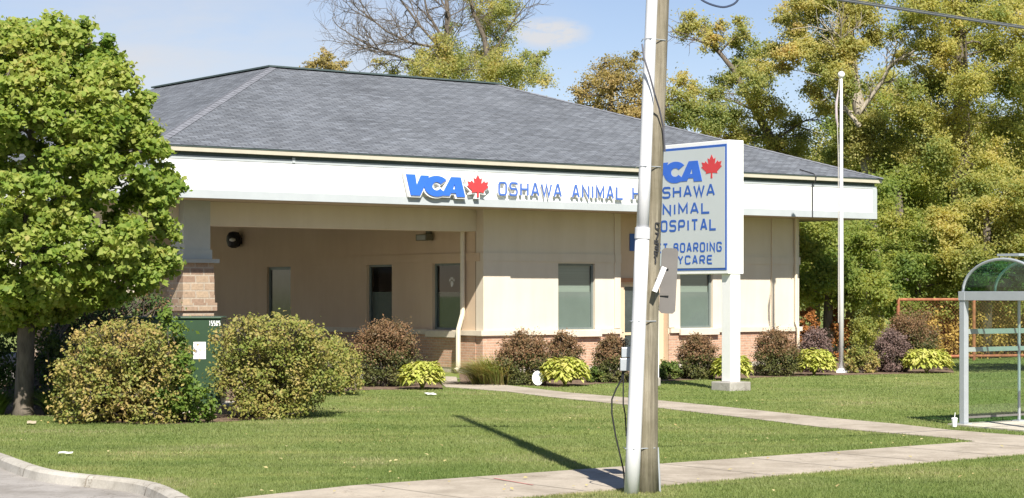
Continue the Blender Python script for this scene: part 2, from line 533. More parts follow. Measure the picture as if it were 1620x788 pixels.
SHGLASS = glass_mat('shelter_glass', (0.76, 0.87, 0.80), 0.08)
VAULTG = glass_mat('vault_glass', (0.42, 0.66, 0.56), 0.06)
FROST = mat('frosted_strip', (0.28, 0.32, 0.295), 0.5, var=0.1)
CABGREEN = mat('cabinet_green', (0.026, 0.058, 0.028), 0.45, var=0.15, scale=1.2)
RUST = mat('rusty_pipe', (0.30, 0.115, 0.06), 0.85, var=0.4, scale=6)
BARK = mat('grey_bark', (0.16, 0.135, 0.105), 0.95, var=0.45, scale=5, stretch=(5, 5, 1), bmp=0.8)
BARKD = mat('dark_bark', (0.12, 0.10, 0.08), 0.95, var=0.4, scale=4, stretch=(4, 4, 1), bmp=0.5)
BARKP = mat('pale_bark', (0.34, 0.30, 0.24), 0.9, var=0.35, scale=4, stretch=(4, 4, 1), bmp=0.5)

# ---------------------------------------------------------------- ground
def sheet(name, pts, z, m, step=None):
    mb = MB(); mb.poly([(p[0], p[1], z) for p in pts])
    return mb.build(name, m)
KU = 10.55          # kerb of the car park runs away from the street at this u
struct(sheet('ground', [(-1500, -1500), (1500, -1500), (1500, 1800), (-1500, 1800)], -0.16, LAWN))
struct(sheet('road', [UV(-200, -16), UV(300, -16), UV(300, 13.9), UV(-200, 13.9)], -0.13, ROADM))
# car park edge: a kerb that curves out towards the road
kerb_px = [(-160, 664), (-60, 698), (0, 717), (60, 738), (110, 748), (200, 757), (245, 764), (270, 773), (290, 783), (305, 792), (325, 812), (350, 845)]
kerb_line = [UV(10.9, 75), UV(10.85, 45)] + [G(x, y) for x, y in kerb_px] + [UV(15.6, 14.2)]
lot = [UV(-14, 75)] + kerb_line + [UV(15.6, 13.9), UV(-14, 13.9)]
struct(sheet('car_park', lot, -0.122, ASPH))
lawn_pts = [tuple(p) for p in kerb_line] + [tuple(UV(400, 14.2)), tuple(UV(400, 500)), tuple(UV(10.9, 500))]
lawn = struct(sheet('lawn', lawn_pts, 0.0, LAWN))
def kerb(name, line, width=0.17, z0=-0.16, z1=0.012, side=1):
    mb = MB()
    L = [Vector((p[0], p[1])) for p in line]
    rows = []
    for i, p in enumerate(L):
        d = (L[min(i + 1, len(L) - 1)] - L[max(i - 1, 0)]).normalized()
        n = Vector((d.y, -d.x)) * side
        rows.append([(p.x + n.x * a, p.y + n.y * a, z) for a, z in ((-0.02, z0), (-0.02, z1 - 0.01), (0.02, z1), (width * 0.75, z1), (width, z1 - 0.035), (width + 0.03, z0))])
    for i in range(len(rows) - 1):
        for k in range(5):
            mb.quad(rows[i][k], rows[i + 1][k], rows[i + 1][k + 1], rows[i][k + 1])
    return struct(mb.build(name, KERBC))
def smooth_line(pts, k=6):
    pts = [Vector((p[0], p[1], 0)) for p in pts]
    out = []
    for i in range(len(pts) - 1):
        p0, p1, p2, p3 = pts[max(i - 1, 0)], pts[i], pts[i + 1], pts[min(i + 2, len(pts) - 1)]
        for j in range(k):
            t = j / k
            out.append(0.5 * ((2 * p1) + (p2 - p0) * t + (2 * p0 - 5 * p1 + 4 * p2 - p3) * t * t + (3 * p1 - p0 - 3 * p2 + p3) * t ** 3))
    out.append(pts[-1])
    return out
KL = smooth_line(kerb_line[1:])
kerb('kerb', KL)
mb = MB(); acc = 0
for i in range(1, len(KL) - 1):
    acc += (KL[i] - KL[i - 1]).length
    if acc > 1.5:
        acc = 0; d = (KL[i + 1] - KL[i - 1]).normalized(); n = Vector((d.y, -d.x, 0)); w = d * 0.009
        for a0, z0_, a1, z1_ in ((0.0, 0.0155, 0.128, 0.0155), (0.128, 0.0155, 0.173, -0.022), (0.1735, -0.022, 0.204, -0.12)):
            p, q = KL[i] + n * a0, KL[i] + n * a1
            mb.quad((*(p - w)[:2], z0_), (*(p + w)[:2], z0_), (*(q + w)[:2], z1_), (*(q - w)[:2], z1_))
JOINT = mat('paving_joint', (0.26, 0.225, 0.18), 0.95, var=0.2)
struct(mb.build('kerb_joints', JOINT))
kerb('road_kerb', [UV(15.6, 14.2), UV(300, 14.2)], side=1)

def near_v(u): return 17.45 + 0.075 * (u - 13.2) if u < 30 else 17.45 + 0.075 * 16.8
def far_v(u): return 19.62 + 0.27 * (u - 12.2) if u < 12.2 else 19.62 + 0.035 * (u - 12.2) if u < 40 else 19.62 + 0.035 * 27.8
us = [10.2, 10.7, 11.3, 12.2, 13, 15, 17, 19, 21, 23, 25, 27, 30, 40, 80, 160]
walk_near = [UV(u, near_v(u)) for u in us]; walk_far = [UV(u, far_v(u)) for u in us]
walk_poly = walk_near + walk_far[::-1]
path_hi = [(640, 593), (722, 597), (724, 605), (800, 610), (900, 622), (1040, 634), (1170, 647), (1300, 661), (1420, 672), (1500, 681), (1560, 686), (1640, 692)]
path_lo = [(640, 599), (690, 601), (705, 613), (800, 620), (870, 629), (1040, 646), (1170, 661), (1300, 677), (1420, 687), (1500, 694), (1545, 700), (1600, 710), (1650, 712)]
path_poly = [G(x, y) for x, y in path_hi] + [G(x, y) for x, y in path_lo[::-1]]
SH = G(1525, 674)
def SHL(x, y, z=0):
    return SH + U * x + V * y + Vector((0, 0, z))
pad_poly = [SHL(-0.12, 0.25), SHL(5.0, 0.25), SHL(5.0, -3.2), SHL(-0.55, -3.2), SHL(-0.35, -1.2)]
def slab_sheet(name, pts, z, m):
    """thin slab with a real edge; joints are grooves of the mesh's material"""
    mb = MB()
    n = len(pts)
    mb.poly([(p[0], p[1], z) for p in pts])
    for i in range(n):
        a, b = pts[i], pts[(i + 1) % n]
        mb.quad((a[0], a[1], z), (a[0], a[1], -0.05), (b[0], b[1], -0.05), (b[0], b[1], z))
    return struct(mb.build(name, m))
slab_sheet('sidewalk', walk_poly, 0.020, PAVE)
slab_sheet('path', path_poly, 0.015, PAVE)
slab_sheet('shelter_pad', pad_poly, 0.030, PADC)
# joints between the paving slabs: thin dark sheets just above the concrete
mb = MB()
for k in range(46):
    u = 12.4 + 1.52 * k
    a, b = UV(u, near_v(u) + 0.02), UV(u, far_v(u) - 0.02)
    w = U * 0.011
    mb.quad(tuple(a - w)[:2] + (0.0225,), tuple(a + w)[:2] + (0.0225,), tuple(b + w)[:2] + (0.0225,), tuple(b - w)[:2] + (0.0225,))
struct(mb.build('sidewalk_joints', JOINT))
# worn red survey mark on the sidewalk
mb = MB()
a, b = G(780, 760), G(842, 771)
w = Vector((0.02, 0.03, 0))
mb.quad(tuple(a)[:2] + (0.0262,), tuple(b)[:2] + (0.0262,), tuple(b + w)[:2] + (0.0262,), tuple(a + w)[:2] + (0.0262,))
struct(mb.build('survey_mark', mat('faded_red_paint', (0.50, 0.22, 0.19), 0.9, var=0.25, scale=8)))
# asphalt lane under the canopy
def B(t, s, z=0.0):
    return CORNER + U * t + V * s + Vector((0, 0, z))
struct(sheet('canopy_lane', [B(-7.9, -0.6), B(-2.2, -2.2), B(-2.2, 34), B(-26, 34), B(-26, 8), B(-12, 3)], 0.012, ASPH))
# planting beds
bed1 = [G(x, y) for x, y in [(-150, 640), (-60, 652), (0, 656), (60, 658), (110, 661), (150, 668), (250, 672), (340, 669), (400, 665), (440, 658), (470, 640), (500, 624), (560, 618), (600, 617), (640, 617), (700, 616), (700, 604), (640, 600), (300, 606), (-150, 606)]]
bed2 = [G(x, y) for x, y in [(728, 608), (800, 608), (880, 613), (960, 607), (1060, 603), (1130, 600), (1320, 594), (1510, 590), (1500, 575), (1300, 575)]] + [B(12.2, 0.05), B(-0.1, 0.05), B(-0.35, 0.6)]
struct(sheet('soil_bed', bed1, 0.008, SOIL))
struct(sheet('soil_bed', bed2, 0.008, SOIL))

def inside(poly, x, y):
    res = np.zeros(len(x), bool)
    n = len(poly); j = n - 1
    for i in range(n):
        xi, yi = poly[i][0], poly[i][1]; xj, yj = poly[j][0], poly[j][1]
        c = ((yi > y) != (yj > y)) & (x < (xj - xi) * (y - yi) / ((yj - yi) + 1e-12) + xi)
        res ^= c; j = i
    return res
# grass: short blades over all the lawn the lens can see
def grass(n, d0, d1, h0, h1, wd):
    y = 1 / (1 / d0 + rng.random(n) * (1 / d1 - 1 / d0))
    x = (rng.random(n) * 2 - 1) * 0.275 * y
    keep = inside(lawn_pts, x, y)
    for p in (walk_poly, path_poly, pad_poly, bed1, bed2):
        keep &= ~inside([(q[0], q[1]) for q in p], x, y)
    px = x - CORNER.x; py = y - CORNER.y
    tt = px * U.x + py * U.y; ss = px * V.x + py * V.y
    keep &= ~((ss > -2.5) & (tt < 12.3) & (tt > -12))
    x, y = x[keep], y[keep]; n = len(x)
    h = h0 + (h1 - h0) * rng.random(n) ** 1.5
    a = rng.random(n) * 6.283; lean = rng.normal(0, 0.45, (n, 2)) * h[:, None]
    w = wd * (0.6 + 0.8 * rng.random(n)) * (y / 30)
    dx, dy = np.cos(a) * w, np.sin(a) * w
    z = np.zeros(n)
    v = np.stack([np.stack([x - dx, y - dy, z - 0.005], 1), np.stack([x + dx, y + dy, z - 0.005], 1), np.stack([x + lean[:, 0], y + lean[:, 1], h], 1)], 1).reshape(-1, 3)
    f = np.arange(3 * n).reshape(-1, 3)
    return v, f
va, fa = grass(620000, 20.5, 75, 0.015, 0.042, 0.0075)
struct(arrays_to_mesh('lawn_grass', va, fa, BLADE), 'stuff')

# ---------------------------------------------------------------- the building
BR = thing('clinic_building', 'low cream clinic with grey hip roof, white fascia band and open drive-through canopy', 'building', CORNER, ROTU)
FR = lambda a, b, z: (a, -b, z)             # front wall: along, outward, height
SD = lambda a, b, z: (-b, a, z)             # side wall under the canopy
BW, BD, ZS = 12.0, 21.0, 4.52               # width, depth, soffit height
OV = 1.68                                   # roof overhang in front
TL, TR = -10.65, 13.68                      # ends of the fascia along the front

def wall_cells(mb, a0, a1, z0, z1, openings, b=0.0, reveal=0.16):
    xs = sorted({a0, a1, *[v for o in openings for v in o[:2]]}); zs = sorted({z0, z1, *[v for o in openings for v in o[2:]]})
    for i in range(len(xs) - 1):
        for j in range(len(zs) - 1):
            cx, cz = (xs[i] + xs[i + 1]) / 2, (zs[j] + zs[j + 1]) / 2
            if any(o[0] < cx < o[1] and o[2] < cz < o[3] for o in openings): continue
            mb.quad((xs[i], b, zs[j]), (xs[i + 1], b, zs[j]), (xs[i + 1], b, zs[j + 1]), (xs[i], b, zs[j + 1]))
    for o in openings:
        x0, x1, y0, y1 = o; r = b - reveal
        mb.quad((x0, b, y0), (x0, r, y0), (x0, r, y1), (x0, b, y1))
        mb.quad((x1, b, y0), (x1, b, y1), (x1, r, y1), (x1, r, y0))
        mb.quad((x0, b, y1), (x0, r, y1), (x1, r, y1), (x1, b, y1))
        mb.quad((x0, b, y0), (x1, b, y0), (x1, r, y0), (x0, r, y0))
WZ0, WZ1 = 1.19, 3.06
REC0, REC1 = 4.88, 6.72
win_front = [(2.63, 3.96, WZ0, WZ1), (7.18, 8.47, WZ0, WZ1)]
win_side = [(1.06, 2.44, WZ0, WZ1), (4.54, 5.92, WZ0, WZ1), (10.39, 11.91, 0.02, WZ1)]
mb = MB(FR)
wall_cells(mb, 0.92, REC0, 1.02, ZS, win_front[:1])
mb.build('wall', STUCCO, BR)
mb = MB(FR)
wall_cells(mb, REC1, 10.85, 1.02, ZS, win_front[1:])
for a0, a1 in ((0.0, 0.92), (10.85, 12.0)):        # corner pilasters
    pm = MB(FR); pm.box(a0, a1, -0.3, 0.05, 1.02, ZS); pm.build('pilaster', STUCCO, BR)
mb.build('wall', STUCCO, BR)
for a0 in (REC0 - 0.22, REC1):
    mb = MB(FR); mb.box(a0, a0 + 0.22, -0.02, 0.035, 1.21, ZS - 0.005); mb.build('pilaster', STUCCO, BR)
mb = MB(FR)
RB = -0.22                                           # back of the entrance recess
wall_cells(mb, REC0, REC1, 0.0, ZS, [(REC0 + 0.32, REC1 - 0.35, 0.02, 2.5)], b=RB)
mb.quad((REC0, 0, 0), (REC0, RB, 0), (REC0, RB, ZS), (REC0, 0, ZS))
mb.quad((REC1, 0, 0), (REC1, RB, 0), (REC1, RB, ZS), (REC1, 0, ZS))
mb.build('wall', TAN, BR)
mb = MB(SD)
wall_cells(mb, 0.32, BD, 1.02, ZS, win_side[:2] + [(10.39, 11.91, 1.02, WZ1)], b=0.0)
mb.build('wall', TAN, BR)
mb = MB()                                           # far walls
mb.quad((BW, 0.3, 0), (BW, BD, 0), (BW, BD, ZS), (BW, 0.3, ZS)); mb.quad((0, BD, 0), (BW, BD, 0), (BW, BD, ZS), (0, BD, ZS))
mb.build('wall', STUCCO, BR)
# raised band, butted between pilasters
for a0, a1, b in ((-0.03, 0.94, 0.075), (0.94, REC0 - 0.22, 0.03), (REC0 - 0.22, REC0 + 0.003, 0.06), (REC1 - 0.003, REC1 + 0.22, 0.06), (REC1 + 0.22, 10.83, 0.03), (10.83, 12.03, 0.075)):
    mb = MB(FR); mb.box(a0, a1, -0.1, b, 3.10, 3.33); mb.build('wall_band', STUCCO, BR)
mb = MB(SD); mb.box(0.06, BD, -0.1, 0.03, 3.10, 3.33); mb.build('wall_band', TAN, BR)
mb = MB(FR)                                         # brick foot
for a0, a1 in ((0.0, REC0 - 0.01), (REC1 + 0.01, 12.0)):
    mb = MB(FR); mb.box(a0, a1, -0.3, 0.02, 0.14, 1.03); mb.build('brick_base', BRICK, BR)
for a0, a1 in ((0.3, 10.37), (11.93, BD)):
    mb = MB(SD); mb.box(a0, a1, -0.3, 0.02, 0.14, 1.03); mb.build('brick_base', BRICK, BR)
mb = MB(); mb.box(-0.005, 12.005, -0.005, BD, -0.1, 0.138); mb.build('foundation', PADC, BR)
for a0, a1 in ((-0.10, REC0 - 0.02), (REC1 + 0.02, 12.10)):
    mb = MB(FR); mb.box(a0, a1, -0.06, 0.10, 1.055, 1.19); mb.build('sill_band', SILLM, BR)
for a0, a1 in ((0.065, 10.34), (11.96, BD)):
    mb = MB(SD); mb.box(a0, a1, -0.06, 0.10, 1.055, 1.19); mb.build('sill_band', SILLM, BR)

def window(xf, a0, a1, z0, z1, film=FILM, split=0.57, sticker=False, upper_blind=True, upper_room=DARKROOM):
    fr = MB(xf); w = 0.06
    b0, b1 = -0.15, -0.09
    fr.box(a0, a0 + w, b0, b1, z0, z1); fr.box(a1 - w, a1, b0, b1, z0, z1)
    fr.box(a0 + w, a1 - w, b0, b1, z1 - w, z1); fr.box(a0 + w, a1 - w, b0, b1, z0, z0 + w)
    zm = z0 + (z1 - z0) * split
    win = fr.build('window', FRAMEM, BR)
    g = MB(xf); g.quad((a0 + w, -0.125, z0 + w), (a1 - w, -0.125, z0 + w), (a1 - w, -0.125, z1 - w), (a0 + w, -0.125, z1 - w)); g.build('pane', PANE, win)
    f = MB(xf); f.box(a0 + w, a1 - w, -0.150, -0.138, z0 + w, zm); f.build('frosted_film', film, win)
    if upper_blind:
        f = MB(xf); f.box(a0 + w, a1 - w, -0.185, -0.175, zm - 0.15, z1 - w); f.build('blind', BLINDM, win)
    r = MB(xf); r.box(a0 - 0.1, a1 + 0.1, -1.4, -1.35, z0 - 0.1, z1 + 0.1); r.build('dark_backing', upper_room, win)  # dark panel behind the glass; the unlit interior is put into its colour
    s = MB(xf); s.box(a0 - 0.12, a1 + 0.12, 0.102, 0.17, z0 - 0.20, z0 - 0.03); s.build('sill', SILLM, win)
    if sticker:                                    # small white paw mark on the glass
        k = MB(xf); c = (a0 + a1) / 2 - 0.12; zc = zm + 0.28
        for dx, dz, r_ in ((0, -0.05, 0.075), (-0.1, 0.05, 0.035), (-0.035, 0.1, 0.035), (0.035, 0.1, 0.035), (0.1, 0.05, 0.035)):
            n = 10
            k.poly([(c + dx + r_ * math.cos(6.283 * i / n), -0.118, zc + dz + r_ * 1.2 * math.sin(6.283 * i / n)) for i in range(n)])
        k.build('paw_sticker', mat('sticker', (0.6, 0.6, 0.58)), win)
    return win
for o in win_front: window(FR, *o)
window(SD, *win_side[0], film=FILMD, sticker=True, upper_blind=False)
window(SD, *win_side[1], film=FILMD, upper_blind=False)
def door(xf, a0, a1, z0, z1, b, fm, pm):
    f = MB(xf); w = 0.09
    f.box(a0, a0 + w, b - 0.05, b, z0, z1); f.box(a1 - w, a1, b - 0.05, b, z0, z1)
    f.box(a0 + w, a1 - w, b - 0.05, b, z1 - w, z1); f.box(a0 + w, a1 - w, b - 0.05, b, z0, z0 + 0.2); f.box(a0 + w, a1 - w, b - 0.05, b, 1.0, 1.08)
    d = f.build('door', fm, BR)
    p = MB(xf); p.box(a0 + w, a1 - w, b - 0.035, b - 0.025, z0 + 0.2, 1.0); p.box(a0 + w, a1 - w, b - 0.035, b - 0.025, 1.08, z1 - w); p.build('pane', pm, d)
    h = MB(xf); h.tube([(a1 - 0.14, b + 0.05, 0.9), (a1 - 0.14, b + 0.05, 1.35)], 0.015); h.build('handle', ALU, d)
    return d
DGLASS = mat('dark_door_glass', (0.05, 0.062, 0.062), 0.12, var=0.2, spec=0.6)
door(SD, 10.39, 11.91, 0.02, WZ1, -0.08, FRAMEM, DGLASS)
door(FR, REC0 + 0.32, REC1 - 0.35, 0.02, 2.5, RB - 0.06, mat('door_cream', (0.62, 0.52, 0.34), 0.5), DGLASS)
mb = MB(FR); mb.box(REC0 + 0.02, REC1 - 0.02, RB + 0.001, RB + 0.06, 2.55, 2.66); mb.build('recess_strip', mat('reddish_tan', (0.45, 0.23, 0.12), 0.8), BR)  # reddish strip across the recess above the door
mb = MB(FR); pa_ = on_front(996.5, 377, -0.2)[0]
mb.box(pa_, pa_ + 0.5, RB + 0.001, RB + 0.03, 3.45, 3.95); mb.build('entrance_plate', BLUED, BR)

# downspouts
def downspout(pts, r=0.055):
    mb = MB(); mb.tube(pts, r, 8); return mb.build('downspout', mat('downspout_paint', (0.66, 0.60, 0.47), 0.5, var=0.05), BR)
downspout([(-0.10, 0.80, ZS), (-0.10, 0.80, 1.72), (-0.11, 0.80, 1.62), (-0.24, 0.80, 1.22), (-0.25, 0.80, 1.12), (-0.25, 0.80, 0.16), (-0.36, 0.78, 0.08)], 0.068)
downspout([(11.80, -0.115, ZS), (11.80, -0.115, 1.35), (11.80, -0.21, 1.15), (11.80, -0.21, 0.1)], 0.05)

# lamps under the canopy
def lamp(s, z, kind):
    if kind == 'flood':
        mb = MB(SD); mb.box(s - 0.12, s + 0.12, 0.001, 0.06, z - 0.02, z + 0.14); mb.box(s - 0.27, s + 0.27, 0.06, 0.30, z - 0.16, z + 0.02)
        l = mb.build('wall_lamp', mat('lamp_grey', (0.13, 0.125, 0.09), 0.5), BR)
        mb = MB(SD); mb.box(s - 0.22, s + 0.22, 0.301, 0.306, z - 0.14, z - 0.01); mb.build('lens', FILM, l)
    else:
        mb = MB(SD); mb.box(s - 0.1, s + 0.1, 0.001, 0.08, z - 0.1, z + 0.1)
        mb.lathe([(0.06, 0.3), (0.16, 0.27), (0.24, 0.14), (0.25, 0.0), (0.2, -0.18), (0.08, -0.24)], 14, (s, 0.26, z))
        l = mb.build('wall_lamp', mat('lamp_black', (0.025, 0.024, 0.026), 0.4), BR)
        mb = MB(SD); mb.lathe([(0.02, 0.06), (0.1, 0.03), (0.1, -0.03), (0.02, -0.06)], 10, (s - 0.2, 0.42, z + 0.02)); mb.build('lens', WHITE, l)
def side_s(x):
    r = Vector(((x - CX) / FPX, 1, 0)); t = (CORNER.x * U.x + CORNER.y * U.y) / (r.x * U.x + r.y * U.y)
    q = r * t - CORNER; return q.x * V.x + q.y * V.y, t
s_, d_ = side_s(680); lamp(s_, CAMH + (CY - 372) / FPX * d_, 'flood')
s_, d_ = side_s(381); lamp(s_, CAMH + (CY - 381) / FPX * d_, 'round')

# canopy beam and columns
mb = MB(); mb.box(-9.6, -0.002, 0.28, 0.85, 3.92, ZS - 0.003); mb.build('beam', STUCCO, BR)
mb = MB(); mb.box(-9.35, -8.7, 0.85, BD, 3.92, ZS - 0.003); mb.build('beam', STUCCO, BR)
def column(t0, s0):
    w = 0.98
    cx, cy = t0 + w / 2, s0 + w / 2
    mb = MB(); h = 0.36
    mb.box(cx - h, cx + h, cy - h, cy + h, 3.07, ZS - 0.004 if s0 > 0.5 else ZS - 0.002)
    c = mb.build('column', COLW, BR)
    mb = MB(); mb.box(cx - h - 0.035, cx + h + 0.035, cy - h - 0.035, cy + h + 0.035, 3.072, 3.3); mb.build('collar', COLW, c)
    mb = MB(); mb.box(cx - w / 2 - 0.02, cx + w / 2 + 0.04, cy - w / 2 - 0.04, cy + w / 2 + 0.04, 2.97, 3.068); mb.build('cap', mat('column_cap', (0.36, 0.38, 0.36), 0.8), c)
    mb = MB()
    rr = np.random.default_rng(int(s0 * 7) + 3)
    for k in range(15):                              # stone courses, each a touch in or out
        q = w / 2 - 0.05 + 0.014 * rr.standard_normal()
        mb.box(cx - q, cx + q, cy - q, cy + q, k * 0.198, k * 0.198 + 0.197)
    mb.build('stone_base', STONE, c)
for s0 in (-0.14, 9.0, 18.5): column(-9.2, s0)

# roof: soffit, fascia ring, gutter, shingle planes
YB = BD + OV
mb = MB(); mb.box(TL + 0.02, TR - 0.02, -OV + 0.02, YB - 0.02, ZS, ZS + 0.03); mb.build('soffit', SOFFIT, BR)
def ring(name, m, out, z0, z1, t=0.14):
    x0, x1, y0, y1 = TL - out, TR + out, -OV - out, YB + out
    mb = MB()
    mb.box(x0, x1, y0, y0 + t, z0, z1); mb.box(x0, x1, y1 - t, y1, z0, z1)
    mb.box(x0, x0 + t, y0 + t, y1 - t, z0, z1); mb.box(x1 - t, x1, y0 + t, y1 - t, z0, z1)
    return mb.build(name, m, BR)
ring('fascia', WHITEP, 0.0, 4.70, 5.42)
ring('fascia_trim', GREYT, 0.025, 4.50, 4.698, 0.18)
ring('fascia_trim', GREYT, 0.012, 5.422, 5.508, 0.16)
ring('fascia_trim', GREEND, -0.03, 5.51, 5.60)  # recessed band below the gutter, its shade put into the dark colour
ring('gutter', CREAM, 0.13, 5.60, 5.735, 0.2)
for a0, a1 in ((TR - 0.17, TR + 0.026), (TL - 0.026, TL + 0.17)):
    mb = MB(FR); mb.box(a0, a1, OV - 0.1, OV + 0.02, 4.698, 5.422); mb.build('fascia_trim', GREYT, BR)
mb = MB(FR)                                          # seams between the fascia panels
for a in (-7.5, -4.3, -1.1, 2.1, 5.3, 8.5):
    mb = MB(FR); mb.box(a, a + 0.012, OV, OV + 0.002, 4.7, 5.42); mb.build('fascia_seam', GREYT, BR)
mb = MB(FR); mb.box(-6.98, -6.9, OV + 0.0125, OV + 0.03, 5.43, 5.56); mb.build('fascia_clip', GREYT, BR)
ER, ZE, ZR = 0.16, 5.742, 8.83
x0, x1, y0, y1 = TL - ER, TR + ER, -OV - ER, YB + ER
ax0, ax1, ay0, ay1 = TL + 7.85, TR - 8.35, -OV + 8.4, YB - 8.4
mb = MB()
E00, E10, E11, E01 = (x0, y0, ZE), (x1, y0, ZE), (x1, y1, ZE), (x0, y1, ZE)
A00, A10, A11, A01 = (ax0, ay0, ZR), (ax1, ay0, ZR), (ax1, ay1, ZR), (ax0, ay1, ZR)
def rq(a, b, c, d, ax):
    o = 0 if ax == 'x' else 1; k = 1 - o
    uvs = [(p[o], math.copysign(math.hypot(p[k] - a[k], p[2] - a[2]), 1)) for p in (a, b, c, d)]
    mb.quad(a, b, c, d, uvs)
rq(E00, E10, A10, A00, 'x'); rq(E01, E00, A00, A01, 'y'); rq(E10, E11, A11, A10, 'y'); rq(E11, E01, A01, A11, 'x')
mb.quad(A00, A10, A11, A01, [(p[0], p[1]) for p in (A00, A10, A11, A01)])
roof = mb.build('roof', SHINGLE, BR)
mb = MB()
mb.box(x0 + 0.01, x1 - 0.01, y0 + 0.01, y1 - 0.01, ZE - 0.03, ZE - 0.004)
mb.build('roof_edge', GREEND, roof)
mb = MB()
rr = np.random.default_rng(4)
def capline(a, b, na, nb, w=0.17):
    """overlapping cap shingles along a hip or ridge; na, nb: down-slope directions of the two faces"""
    a, b = Vector(a), Vector(b); L = (b - a).length; n = max(2, int(L / 0.28))
    na, nb = Vector(na), Vector(nb)
    for k in range(n):
        p, q = a.lerp(b, k / n), a.lerp(b, (k + 1) / n)
        up0, up1 = Vector((0, 0, 0.022)), Vector((0, 0, 0.015))
        for d in (na, nb):
            mb.quad(tuple(p + up0), tuple(p + up0 + d * w - Vector((0, 0, 0.005))), tuple(q + up1 + d * w - Vector((0, 0, 0.005))), tuple(q + up1))
sl_f = Vector((0, -(ay0 - y0), -(ZR - ZE))).normalized(); sl_l = Vector((-(ax0 - x0), 0, -(ZR - ZE))).normalized(); sl_r = Vector((ax1 - x1, 0, 0)).normalized() * -1
sl_r = Vector((x1 - ax1, 0, -(ZR - ZE))).normalized()
def hipd(edge, sl):
    e = Vector(edge).normalized(); return (sl - e * sl.dot(e)).normalized()
hL = Vector(A00) - Vector(E00); hR = Vector(A10) - Vector(E10)
capline(E00, A00, hipd(hL, sl_f + Vector((1, 0, 0))), hipd(hL, sl_l + Vector((0, 1, 0))))
mb.build('hip_cap', CAPM, roof, recalc=False)
mb = MB()
capline(E10, A10, hipd(hR, sl_f + Vector((-1, 0, 0))), hipd(hR, sl_r + Vector((0, 1, 0))))
mb.build('hip_cap', CAPM, roof, recalc=False)
mb = MB()
w = 0.12
mb.box(ax0 - w, ax1 + w, ay0 - w, ay0 + w, ZR + 0.004, ZR + 0.05); mb.box(ax0 - w, ax0 + w, ay0 + w, ay1, ZR + 0.004, ZR + 0.05)
mb.build('ridge_flashing', GREEND, roof)
# cable that comes down off the roof and over the fascia
a_, z_ = on_front(1292, 290, OV + 0.2)
mb = MB()
up = lambda d: (a_ - 0.5 * d, -OV - ER + d, ZE + 0.03 + d * (ZR - ZE) / (ay0 - y0))
mb.tube([up(0.45), up(0.25), up(0.05), (a_, -OV - 0.18, 5.70), (a_, -OV - 0.15, 5.58), (a_ - 0.01, -OV - 0.035, 5.48), (a_ - 0.01, -OV - 0.035, 4.49)], 0.018, 6)
mb.build('roof_cable', BLACK, BR)

